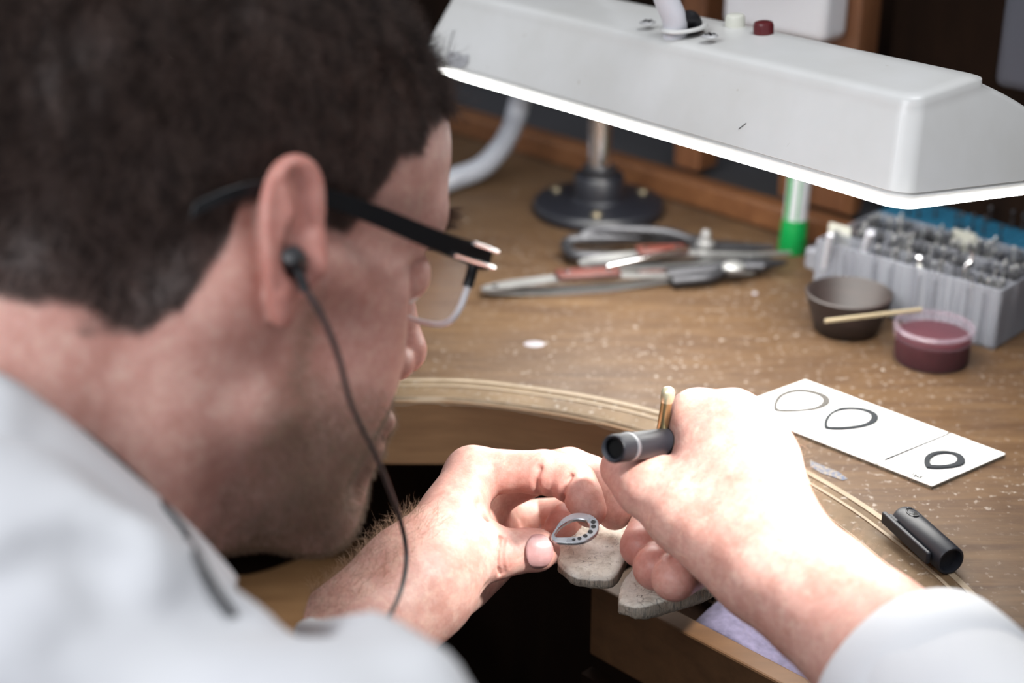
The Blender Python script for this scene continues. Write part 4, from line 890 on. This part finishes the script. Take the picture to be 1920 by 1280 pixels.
V = np.concatenate([HV, LV, RV, BV]); nH, nL, nR, nB = len(HV), len(LV), len(RV), len(BV)
Fa = np.concatenate([HF, LF+nH, RF+nH+nL, BF+nH+nL+nR])
at = {'hairline': np.concatenate([hmask, np.zeros(nL+nR+nB)]), 'beard': np.concatenate([beard, np.zeros(nL+nR+nB)]), 'warm': np.concatenate([warm, lw, rw, np.zeros(nB)])}
M_skin = mat('skin', (.55, .36, .29), .46, spec=.45, sss=(.28, .006)); t = NT(M_skin); v = t.coord()
c = t.ramp(t.noise(v, 55, 5, .65), [(.25, (.46, .225, .18)), (.5, (.60, .34, .285)), (.75, (.68, .44, .37))])
c = t.mix(t.ramp(t.noise(v, 420, 3), [(.35, .25), (.6, 0.0)]), c, (.36, .16, .11))
c = t.mix(t.ramp(t.noise(v, 170, 4, .7), [(.42, 0.0), (.70, .42)]), c, (.42, .19, .15)); c = t.mix(t.ramp(t.noise(v, 130, 3, .7), [(.50, 0.0), (.72, .45)]), c, (.72, .52, .43))
def attr(n): x = t.n('ShaderNodeAttribute'); x.attribute_name = n; return x.outputs['Fac']
c = t.mix(t.mix(1.0, attr('warm'), (.75, .75, .75), 'MULTIPLY'), c, (.50, .155, .125))
bn_ = t.mix(1.0, attr('beard'), t.ramp(t.noise(v, 800, 2), [(.3, .80), (.7, .50)]), 'MULTIPLY'); c = t.mix(bn_, c, (.17, .115, .085))
c = t.mix(t.ramp(attr('hairline'), [(.1, 0.0), (.8, .93)]), c, (.035, .018, .013)); t.color(c)
vo = t.n('ShaderNodeTexVoronoi'); vo.inputs['Scale'].default_value = 900; t.l(v, vo.inputs['Vector'])
t.bump(t.mix(.5, vo.outputs['Distance'], t.noise(v, 350, 4)), .22, .0004)
person = mesh_obj('person', V, Fa, M_skin, attrs=at); tag(person, 'man with short dark hair in a white coat bent over the bench pin', 'person')
#'man with short dark hair in a white coat bent over the bench, both hands at work'

# ---------------------------------------------------------------- thumb nail and finger nails
def nail(name, c, ax, nn_, ln, wd, rc):   # curved plate: centre, long axis, normal
    ax = ax/np.linalg.norm(ax); nn_ = nn_-ax*np.dot(nn_, ax); nn_ /= np.linalg.norm(nn_); sd = np.cross(ax, nn_); vs = []; nu, nv = 11, 11
    for i in range(nu):
        for j in range(nv):
            u = -1+2*i/(nu-1); v_ = -1+2*j/(nv-1); lim = (1-abs(u)**3.5*.45) if True else 1
            y = v_*wd*lim; x = u*ln*(1-abs(v_)**3*.18); zz = -(rc-math.sqrt(max(rc*rc-y*y, 0)))-(.02*x*x)
            vs.append(c+ax*x+sd*y+nn_*zz)
    F_ = np.array([(i*nv+j, (i+1)*nv+j, (i+1)*nv+j+1, i*nv+j+1) for i in range(nu-1) for j in range(nv-1)])
    o = mesh_obj(name, np.array(vs), F_, M_nail, person); s2 = o.modifiers.new('t', 'SOLIDIFY'); s2.thickness = .0006; s2.offset = -1; return o
M_nail = mat('nail', (.50, .30, .29), .3, spec=.5, sss=(.15, .003)); tn = NT(M_nail); tn.color(tn.ramp(tn.noise(tn.coord((200, 200, 200)), 1, 3), [(.3, (.33, .17, .165)), (.7, (.44, .25, .24))]))
tc_ = hq(1012, 1034, 656.4); nail('thumb_nail', tc_, hq(1040, 1033, 659.5)-hq(985, 1035, 656.5), -WX+.06*UX, 5.9*K5, 6.9*K5, 9.6)

# ---------------------------------------------------------------- hair strands
def strands(name, roots, dirs, lens, m, parent, npt=4, r0=.045, curl=0.0, droop=None, seed=1, tipr=.3, side=None):
    n = len(roots); rg = np.random.default_rng(seed); pts = np.zeros((n, npt, 3)); p = roots.copy(); d = dirs/np.linalg.norm(dirs, axis=1, keepdims=True); pts[:, 0] = p-d*.4
    ph = rg.normal(size=(n, 3))
    for i in range(1, npt):
        d = d+(droop if droop is not None else 0)+curl*rg.normal(size=(n, 3))+ph*curl*.7; d = d/np.linalg.norm(d, axis=1, keepdims=True); p = p+d*(lens/(npt-1))[:, None]; pts[:, i] = p
    W_ = pts.reshape(-1, 3)/1000.0+CAM-(np.array(parent.location) if parent else 0)
    cu = bpy.data.hair_curves.new(name); cu.add_curves([npt]*n); cu.attributes['position'].data.foreach_set('vector', W_.astype(np.float32).ravel())
    ra = cu.attributes.get('radius') or cu.attributes.new('radius', 'FLOAT', 'POINT'); rad = np.tile(np.linspace(1, tipr, npt), n)*r0*np.repeat(rg.uniform(.7, 1.3, n), npt)/1000.0; ra.data.foreach_set('value', rad.astype(np.float32))
    cu.materials.append(m); o = bpy.data.objects.new(name, cu); C.objects.link(o); o.parent = parent; o['kind'] = 'stuff'; return o
def hairmat(name, c1, c2, rough=.45):
    m = mat(name, c1, rough, spec=.35); t = NT(m); i = t.n('ShaderNodeHairInfo'); t.color(t.ramp(i.outputs['Random'], [(0.0, c1), (.8, c1), (1.0, c2)])); return m
M_hair = hairmat('dark_hair', (.011, .006, .005), (.10, .062, .050), .45)
M_hair.node_tree.nodes['Principled BSDF'].inputs['Specular IOR Level'].default_value = .22
t = NT(M_hair); _c = t.b.inputs['Base Color'].links[0].from_socket; t.color(t.mix(t.ramp(t.noise(t.coord((1, 1, .45)), 150, 4, .75), [(.44, 0.0), (.66, .85)]), _c, (.115, .075, .062))); M_stub = hairmat('beard_hair', (.20, .13, .085), (.42, .31, .20)); M_arm = hairmat('arm_hair', (.26, .16, .10), (.45, .32, .22))
rg = np.random.default_rng(4)
# direction of growth: back and down on the sides, forward on top
fwd = MH@np.array([1., 0, 0]); upv = MH@np.array([0, 0, 1.])
cand = np.where(hmask > .15)[0]; NHAIR = 100000
pick = rg.choice(cand, NHAIR, p=hmask[cand]**1.5/np.sum(hmask[cand]**1.5)); jit = rg.normal(size=(NHAIR, 3))*.6
roots = HV[pick]+jit-HN[pick]*np.sum(jit*HN[pick], 1)[:, None]; hl = HLc[pick]
topness = np.clip((hl[:, 2]-70)/45, 0, 1); backness = np.clip((-hl[:, 0]-10)/50, 0, 1)
flow = (-upv)[None, :]*(1-topness)[:, None]*.9+(fwd)[None, :]*(topness*1.0+.1-.35*backness)[:, None]
flow = flow+(vnoise(hl, 13, 9)-.5)[:, None]*(MH@np.array([1., 0, .3]))[None, :]*2.0+(vnoise(hl, 5, 19)-.5)[:, None]*(MH@np.array([.6, 0, 1.]))[None, :]*1.6
dirs = HN[pick]*(.75-.15*backness)[:, None]+flow*.9
lens = 4.2+3*np.clip((hl[:, 2]-30)/50, 0, 1)+6*topness+9*backness*np.clip((hl[:, 2]+35)/50, 0, 1)
lens *= np.clip(hmask[pick]*1.1, .35, 1)*rg.uniform(.6, 1.15, NHAIR)
hair = strands('hair', roots, dirs, lens, M_hair, person, 5, .055, .16, flow*.10, 2)
# curls over the forehead
fc = np.where((hz > 70) & (hz < 112) & (hx > 52) & (hmask > .5) & (hy < 20))[0]
if len(fc):
    pk = rg.choice(fc, 900); strands('fringe', HV[pk], HN[pk]*1.0+fwd*.3+rg.normal(size=(900, 3))*.35, rg.uniform(9, 20, 900), M_hair, person, 7, .07, .42, -upv*.12, 6)
bc = np.where(beard > .15)[0]; NB_ = 34000; pk = rg.choice(bc, NB_, p=beard[bc]/beard[bc].sum())
strands('beard_stubble', HV[pk]+rg.normal(size=(NB_, 3))*.4, HN[pk]+(-upv*.9+.2*fwd)+rg.normal(size=(NB_, 3))*.25, rg.uniform(1.4, 3.0, NB_), M_stub, person, 3, .055, .05, None, 3)
# forearm and hand hair
def armhair(name, V_, N_, sel, n, ln, along_, seed, curl=.25, lift=.55):
    ix = np.where(sel)[0]
    if not len(ix): return
    pk = np.random.default_rng(seed).choice(ix, n); strands(name, V_[pk], N_[pk]*lift+along_[None, :]+np.random.default_rng(seed+1).normal(size=(n, 3))*.35, np.random.default_rng(seed+2).uniform(ln*.5, ln*1.2, n), M_arm, person, 7, .040, curl, None, seed)
def pix(V_): d = V_@WX; return 960+FPX*(V_@RX)/d, 640-FPX*(V_@UX)/d
da = hq(800, 1000, 650)-hq(600, 1200, 620); da /= np.linalg.norm(da); per = np.cross(da, WX); per = per if per@UX > 0 else -per
tl_ = (LV-hq(610, 1250, 616))@da
armhair('arm_hair', LV, LN_, (LN_@per > .35) & (tl_ > 0) & (tl_ < 82), 1500, 9, da*.5, 21)
dr = hq(1400, 900, 630)-hq(1700, 1270, 560); dr /= np.linalg.norm(dr)
armhair('arm_hair', RV, RN, (RN@WX < .2) & ((RV-hq(1350, 850, 640))@dr < -10), 1800, 7, -dr*.1+UX*.2+RX*.4, 31, .15, .4)

# eyebrow, right
eb = np.where((np.abs(hz-33) < 4) & (hx > 70) & (np.abs(hy) > 12) & (np.abs(hy) < 48))[0]
if len(eb):
    pk = rg.choice(eb, 900); strands('eyebrow', HV[pk], HN[pk]*.5+(MH@np.array([0, 0, .2]))+np.sign(hy[pk])[:, None]*(MH@np.array([0, 1., 0])), rg.uniform(5, 9, 900), M_hair, person, 4, .05, .08, None, 8)
# eyes
M_eye = mat('eye', (.75, .72, .68), .15)
for s_ in (1, -1):
    e_ = MB().ball(h(81.5, 31*s_, 6)/1000+CAM, .0112, 18).v; mbx = MB(); mbx.ball(h(74.2, 31*s_, 5)/1000+CAM, .0110, 18)
    me_ = bpy.data.meshes.new('eye'); me_.from_pydata([tuple(np.array(p)) for p in mbx.v], [], mbx.f); me_.materials.append(M_eye); oe = bpy.data.objects.new('eye', me_); C.objects.link(oe); oe.parent = person

# ---------------------------------------------------------------- shirt (child of the person)
M_shirt = mat('white_cotton', (.66, .67, .70), .85, spec=.25, sheen=.15); t = NT(M_shirt); v = t.coord()
t.color(t.ramp(t.noise(v, 10, 3), [(.3, (.575, .58, .61)), (.7, (.64, .645, .66))])); wv_ = t.noise(v, 900, 2); t.bump(wv_, .15, .0004)
fs_ = Field(NB+np.array([-340, -290, -440]), NB+np.array([530, 330, 140]), 3.6)
A0 = q(-60, 1130, .452); A1 = q(350, 1420, .440)
fs_.cone(NB+np.array([-20, -20, -50]), NB+np.array([-45, -45, -140]), 70, 118, 30); fs_.cone(NB+np.array([-45, -45, -130]), NB+np.array([-70, -70, -430]), 122, 132, 30)
fs_.cone(A0, A1, 50, 38, 10); fs_.cone(A1, S_R, 37, 40, 10)
fs_.cone(S_R, q(1000, 1665, .405), 40, 40, 10); fs_.cone(q(1000, 1665, .405), E_R, 40, 46, 10)
CR = hq(1722, 1290, 548); fs_.cone(E_R, CR, 48, 37, 20)
fs_.cone(NB+np.array([-40, 20, -60]), L_S, 66, 60, 30); fs_.cone(L_S, L_E, 56, 46, 20)
CL = hq(500, 1326, 594); fs_.cone(L_E, CL, 44, 33.5, 15)
# folds
def surf(px, py):
    ds = np.arange(.30, .62, .002); pts = np.array([q(px, py, d) for d in ds]); f = fs_.samp(pts); ix = np.where(f < 0)[0]; return ds[ix[0]] if len(ix) else .45
def fold(pts, r, k=16, mode='add'): fs_.chain([(q(p[0], p[1], surf(p[0], p[1])+(r*.35 if mode == 'add' else -r*.2)/1000), r) for p in pts], k, mode)
fold([(60, 1260, 0), (140, 1190, 0), (230, 1155, 0), (330, 1140, 0), (430, 1150, 0)], 6.5, 14, 'sub')
fold([(190, 1172, 0), (240, 1155, 0), (300, 1146, 0)], 8, 8, 'sub')
fold([(0, 1240, .385), (200, 1100, .405), (330, 1080, .42)], 7, 16); fold([(60, 1290, .375), (260, 1205, .385), (430, 1190, .39)], 7, 16)
fold([(560, 1190, .371), (700, 1200, .368), (800, 1260, .364)], 7, 18); fold([(0, 1040, .408), (140, 980, .42), (250, 1030, .43)], 6, 18); fold([(0, 1120, 0), (90, 1070, 0), (200, 1050, 0)], 6, 14, 'sub'); fold([(0, 1180, 0), (70, 1120, 0)], 6, 14)
for f_, d_, o_ in ((fs_, fs_, 1),):
    # cut the cuffs open so that the skin shows
    aR = CR-E_R; aR = aR/np.linalg.norm(aR); cR = CR+aR*2
    aL = CL-L_E; aL = aL/np.linalg.norm(aL); cL = CL+aL*2
    gx, gy, gz = np.meshgrid(*fs_.ax, indexing='ij', sparse=True)
    for (c_, a_, rad) in ((cR, aR, 60), (cL, aL, 52)):
        pd = (gx-c_[0])*a_[0]+(gy-c_[1])*a_[1]+(gz-c_[2])*a_[2]; r2 = np.sqrt((gx-c_[0])**2+(gy-c_[1])**2+(gz-c_[2])**2)
        m = (r2 < rad); fs_.f = np.where(m & (pd > -2), np.maximum(fs_.f, pd), fs_.f)
for (c_, a_, r_) in ((cR, aR, 35), (cL, aL, 31.5)): fs_.cone(c_-a_*22, c_+a_*60, r_-1.5, r_-1.0, 2, 'sub')
# neck opening
fs_.cone(h(-20, 0, -40), h(-74, 0, -112), 60, 61, 4, 'sub'); fs_.cone(h(18, 0, -62), h(-34, 0, -115), 42, 50, 4, 'sub')
SV, SF = fs_.nets(); nz = (vnoise(SV, 55, 12)-.5)*7+(vnoise(SV, 24, 13)-.5)*2.4; SV = SV+fs_.grad(SV)*nz[:, None]*.55
shirt = mesh_obj('shirt', SV, SF, M_shirt, person)
def cuff(name, c_, a_, r0, ln):   # rolled cuff band
    a_ = a_/np.linalg.norm(a_); x = np.cross(a_, (0, 0, 1.)); x /= np.linalg.norm(x); y = np.cross(a_, x); n = 72; prof = [(r0-2.2, -ln*.5), (r0-2.0, .5), (r0-1.0, 1.6), (r0, 1.0), (r0+.6, -2), (r0+1.0, -ln*.5), (r0+.9, -ln), (r0-2, -ln-2)]
    vs = []; rgx = np.random.default_rng(5); ph = rgx.uniform(0, 6, 4)
    for (r, t_) in prof:
        for k in range(n):
            al = 2*math.pi*k/n; rr_ = r*(1+.018*math.sin(3*al+ph[0])+.010*math.sin(5*al+ph[1])); vs.append(c_+a_*(t_+.8*math.sin(2*al+ph[2]))+(x*math.cos(al)+y*math.sin(al))*rr_)
    F_ = np.array([(i*n+k, i*n+(k+1) % n, (i+1)*n+(k+1) % n, (i+1)*n+k) for i in range(len(prof)-1) for k in range(n)])
    return mesh_obj(name, np.array(vs), F_, M_shirt, shirt_p)
shirt_p = person
cuff('cuff', cR, aR, 39.5, 26); cuff('cuff', cL, aL, 32.5, 26)
# collar: stand and folded flap, as a strip around the neck's right side
top_ = spline([h(-118, 30, -62), q(-40, 688, .478), q(100, 772, .482), q(230, 880, .490), q(350, 985, .503), q(420, 1060, .512), q(441, 1088, .514)], 8)
low_ = spline([h(-140, 30, -90), q(-120, 900, .446), q(60, 985, .440), q(190, 1050, .445), q(310, 1115, .458), q(395, 1155, .480), q(430, 1148, .500)], 8)
nT = len(top_); rows = 8; vs = []
stand_ = [p+(h(-30, 0, -110)-p)/np.linalg.norm(h(-30, 0, -110)-p)*5+np.array([0, 0, -22.]) for p in top_]
out_dir = -WX*1000
for r_ in range(rows+1):
    for i in range(nT):
        u = r_/rows; p = top_[i]*(1-u)+low_[i]*u; b = math.sin(math.pi*u)*4.5; vs.append(p+(-WX)*b+UX*b*.5)
base_n = len(vs)
for r_ in range(1, 4):
    for i in range(nT): u = r_/3; vs.append(top_[i]*(1-u)+stand_[i]*u)
Fc = [(r_*nT+i, r_*nT+i+1, (r_+1)*nT+i+1, (r_+1)*nT+i) for r_ in range(rows) for i in range(nT-1)]
Fc += [((base_n+(r_-2)*nT+i) if r_ > 1 else i, (base_n+(r_-1)*nT+i), (base_n+(r_-1)*nT+i+1), ((base_n+(r_-2)*nT+i+1) if r_ > 1 else i+1)) for r_ in range(1, 4) for i in range(nT-1)]
co = mesh_obj('collar', np.array(vs), np.array(Fc), M_shirt, person); sm = co.modifiers.new('t', 'SOLIDIFY'); sm.thickness = .0022; sm.offset = 0

# ---------------------------------------------------------------- eyeglasses
hw = lambda x, y, z: h(x-9 if x > 60 else x-9*max(x, 0)/60*1.0, y, z+3)/1000.0+CAM
M_frame = mat('glasses_black', (.005, .005, .006), .35, spec=.35); M_fs = mat('glasses_silver', (.75, .75, .76), .2, 1.0); M_lens = mat('lens_glass', (.9, .93, .95), .02, spec=.8, alpha=.13)
gl = base('eyeglasses', tuple(hw(100, 0, 12)), 'half-rim eyeglasses with black temples and silver trim on the man\'s face', 'eyeglasses')
def lens_pts(s, off=0.0, grow=0.0):
    out = []
    for i in range(48):
        a = 2*math.pi*i/48; cx, cz = math.cos(a), math.sin(a); e = 3.2; rx = (25.0+grow); rz = (15.2+grow)
        k = (abs(cx)**e+abs(cz)**e)**(-1/e); y = rx*k*cx; z = rz*k*cz; z = z*(1.0 if z > 0 else 1.12)
        out.append(hw(103+off-.055*abs(y*s+34-34)-.0035*(y)**2-.10*(17-z)*.9, (34+y)*s, 4.5+z))
    return out
for s_ in (-1, 1):
    f_, b_ = lens_pts(s_), lens_pts(s_, -1.8); mb = MB(); vs = f_+b_; n = 48
    fs2 = [tuple(range(n)), tuple(range(2*n-1, n-1, -1))]+[(i, n+i, n+(i+1) % n, (i+1) % n) for i in range(n)]
    if s_ < 0: fs2 = [f[::-1] for f in fs2]
    mb.add(vs, fs2).build('lens', M_lens, gl, smooth=30)
    rim = lens_pts(s_, -.9, .3); MB().tube([rim[i % 48] for i in range(22, 48)]+[rim[0], rim[1]], .0013, 8).build('lower_rim_line', mat('clear_rim', (.85, .85, .88), .15), gl)
    MB().tube([rim[i] for i in range(0, 25)], .0022, 8).build('brow_bar', M_frame, gl)
    hin = hw(97, 66*s_, 17)
    MB().box((hw(100, 60*s_, 17)+hin)/2, (hin-hw(101, 56*s_, 17))/2, (hw(102, 60*s_, 17)-hw(98, 60*s_, 17))/2*.5, (hw(100, 60*s_, 22)-hw(100, 60*s_, 12))/2).build('end_piece', M_frame, gl, smooth=30, bevel=.0008)
    tp = spline([hw(98, 68*s_, 17), hw(70, 73*s_, 17), hw(30, 74.5*s_, 19.5), hw(0, 74.5*s_, 20), hw(-18, 77*s_, 18), hw(-34, 78*s_, 11), hw(-46, 77*s_, 2)], 8)
    uu = (hw(0, 0, 1)-hw(0, 0, 0)); uu /= np.linalg.norm(uu); ss = (hw(0, 1, 0)-hw(0, 0, 0)); ss /= np.linalg.norm(ss)
    mb = MB(); wds = np.interp(np.linspace(0, 1, len(tp)), [0, .2, .7, 1], [.0046, .0038, .0026, .0028]); vs = []
    for p, w_ in zip(tp, wds): vs += [p-uu*w_-ss*.0009, p-uu*w_+ss*.0009, p+uu*w_+ss*.0009, p+uu*w_-ss*.0009]
    n = len(tp); mb.add(vs, [(i*4+(j+1) % 4, i*4+j, (i+1)*4+j, (i+1)*4+(j+1) % 4) for i in range(n-1) for j in range(4)]+[(0, 1, 2, 3), (n*4-1, n*4-2, n*4-3, n*4-4)])
    tmp = mb.build('temple', M_frame, gl, smooth=30, bevel=.0005)
    for z_, x_ in ((3.6, 84), (-2.9, 76)): MB().tube([hw(101, 67.5*s_, 17+z_), hw(91, 71.3*s_, 17+z_), hw(x_, 73.8*s_, 17+z_)], .00085, 8).build('silver_trim', M_fs, tmp)
MB().tube(spline([hw(103, -10, 8), hw(107, -5, 12), hw(108, 0, 13), hw(107, 5, 12), hw(103, 10, 8)], 5), .0012, 10).build('bridge', M_fs, gl)
for s_ in (-1, 1): MB().tube(spline([hw(104, 10*s_, 8), hw(98, 13*s_, 4), hw(95, 14*s_, 0)], 4), .0006, 8).build('pad_arm', M_fs, gl); MB().ball(hw(96, 12.5*s_, -2), .0035, 10, (.5, .5, 1)).build('nose_pad', M_lens, gl)

# ---------------------------------------------------------------- earphone
def pw(px, py, d): return P(px, py, d)
ep = base('earphone', tuple(pw(556, 486, .520)), 'black earphone in the ear with its thin cable hanging in front of the hand', 'earphone')
axb = (pw(546, 468, .510)-pw(560, 498, .524)); axb /= np.linalg.norm(axb)
MB().lathe(pw(558, 500, .5235), [(.0030, 0), (.0040, .002), (.0043, .006), (.0040, .0095), (.0030, .0115), (0, .012)], 24, axb).build('earbud', M_blackp, ep, smooth=50)
MB().tube(spline([pw(552, 490, .516), pw(562, 515, .5165), pw(572, 545, .517)], 5), [.0016]*5+[.0018]*5+[.0020], 12).build('strain_relief', M_blackp, ep)
cb = spline([pw(570, 540, .517), pw(600, 585, .516), pw(632, 660, .520), pw(660, 760, .532), pw(703, 850, .56), pw(735, 930, .585), pw(756, 995, .60), pw(762, 1050, .60), pw(752, 1105, .585), pw(728, 1158, .55), pw(680, 1230, .50), pw(560, 1330, .45)], 8)
MB().tube(cb, .00095, 10).build('cable', M_blackp, ep)

# ---------------------------------------------------------------- pen held in the right hand and the brass tube behind it
from mathutils.bvhtree import BVHTree
def bvh(o): return BVHTree.FromPolygons([v.co+o.matrix_world.translation*0 for v in o.data.vertices], [tuple(p.vertices) for p in o.data.polygons])
_b = [bvh(shirt), bvh(co), bvh(person)]; _cam = Vector(CAM)
def on_cloth(px, py, off):
    d = Vector(Q(px, py, 1.0)).normalized(); hs = [b.ray_cast(_cam, d) for b in _b]; ds = [x[3] for x in hs if x[0] is not None]
    return np.array(_cam+d*(min(ds)-off)) if ds else P(px, py, .48)
_pp = spline([(150, 808, 0), (200, 846, 0), (243, 884, 0), (290, 930, 0), (330, 975, 0), (358, 1015, 0), (380, 1060, 0), (402, 1100, 0), (428, 1138, 0)], 5)
cc3 = [on_cloth(p[0], p[1], .0052 if p[0] < 350 else .0036) for p in _pp]
for _ in range(2): cc3 = [cc3[0]]+[(cc3[i-1]+cc3[i]*2+cc3[i+1])/4 for i in range(1, len(cc3)-1)]+[cc3[-1]]
cc3.append(on_cloth(445, 1165, -.004))
o = MB().tube(cc3, .00125, 10).build('cable', M_blackp, ep); o['label'] = 'second cable lying over the collar'
pn_ = base('black_pen', tuple(P(1200, 845, .665)), 'matt black pen body held crosswise in the right fist', 'pen')
RPN = .0060
a0 = P(1150, 841, .642); a1 = P(1296, 822, .700); ad = a1-a0; La = np.linalg.norm(ad); ad /= La
MB().lathe(a0, [(.0040, .004), (.0044, .0), (.0054, -.0004), (RPN, .0006), (RPN, La-.003), (.0055, La), (0, La)], 40, ad).build('barrel', M_blackm, pn_, smooth=40)
MB().lathe(a0+ad*.010, [(.00605, 0), (.0062, .0004), (.0062, .0026), (.00605, .003)], 40, ad).build('ring_band', mat('pale_ring', (.09, .095, .105), .3), pn_, smooth=40)
MB().lathe(a0+ad*.0035, [(.0045, 0), (0, .0002)], 30, ad).build('open_end', mat('hole_black', (.002, .002, .002), .9), pn_, smooth=0)
b0 = P(1236, 838, .684); b1 = P(1254, 728, .672); bd = b1-b0; Lb = np.linalg.norm(bd); bd /= Lb
tb = base('brass_tube', tuple(b0), 'thin brass tube with a rounded top standing behind the black pen', 'tube')
MB().lathe(b0, [(.0024, 0), (.0025, Lb*.78), (0, Lb*.78)], 24, bd).build('shaft', M_brass, tb, smooth=50)
MB().lathe(b0+bd*Lb*.78, [(.0027, 0), (.0030, .002), (.0030, Lb*.16), (.0024, Lb*.21), (.0012, Lb*.235), (0, Lb*.24)], 24, bd).build('rounded_tip', mat('pale_brass', (.72, .68, .46), .3, .7), tb, smooth=50)

# ---------------------------------------------------------------- silver ring being worked on
pc_ = P(1078, 995, .697); nrm = -WX*.62+UX*.78-RX*.05; nrm /= np.linalg.norm(nrm)
def on_ring(px, py): r_ = Q(px, py, 1.0); return CAM+r_*(np.dot(pc_-CAM, nrm)/np.dot(r_, nrm))
ringm = steel('polished_silver', (.70, .71, .74), .3)
rb = px_ring('teardrop_ring', 'silver teardrop ring with a row of stone seats held on the bench pin', [(1033, 1008), (1050, 981), (1067, 969), (1083, 965), (1102, 967), (1116, 974), (1123, 985), (1121, 1000), (1111, 1011), (1095, 1019), (1074, 1022), (1045, 1020), (1034, 1016)],
    [(1040, 1006), (1050, 993), (1067, 981.5), (1081, 977), (1095, 978.5), (1103, 984), (1105, 992.5), (1102, 1001), (1092, 1007.5), (1078, 1010), (1060, 1011), (1044, 1011)], on_ring, nrm, .0016, ringm)
M_seat = mat('dark_seat', (.03, .03, .032), .35, 0, .5); M_bez = mat('seat_rim', (.62, .63, .66), .3, .9)
for px, py, r in ((1112.5, 983, .00112), (1113, 991.5, .00115), (1107, 1001.5, .00115), (1097.5, 1009, .00105), (1086.5, 1014, .00095), (1076, 1016, .0008)):
    c_ = on_ring(px, py)+nrm*.0016; rel = c_-np.array(rb.location)
    for nm_, prof, mm_ in (('stone_seat', [(r*1.0, -.0004), (r*1.0, .00012), (r*.8, .00012), (0, .00010)], M_seat), ):
        m = MB(); m.lathe(rel, prof, 20, nrm)
        me_ = bpy.data.meshes.new(nm_); me_.from_pydata(m.v, [], m.f); me_.materials.append(mm_); oo = bpy.data.objects.new(nm_, me_); C.objects.link(oo); oo.parent = rb
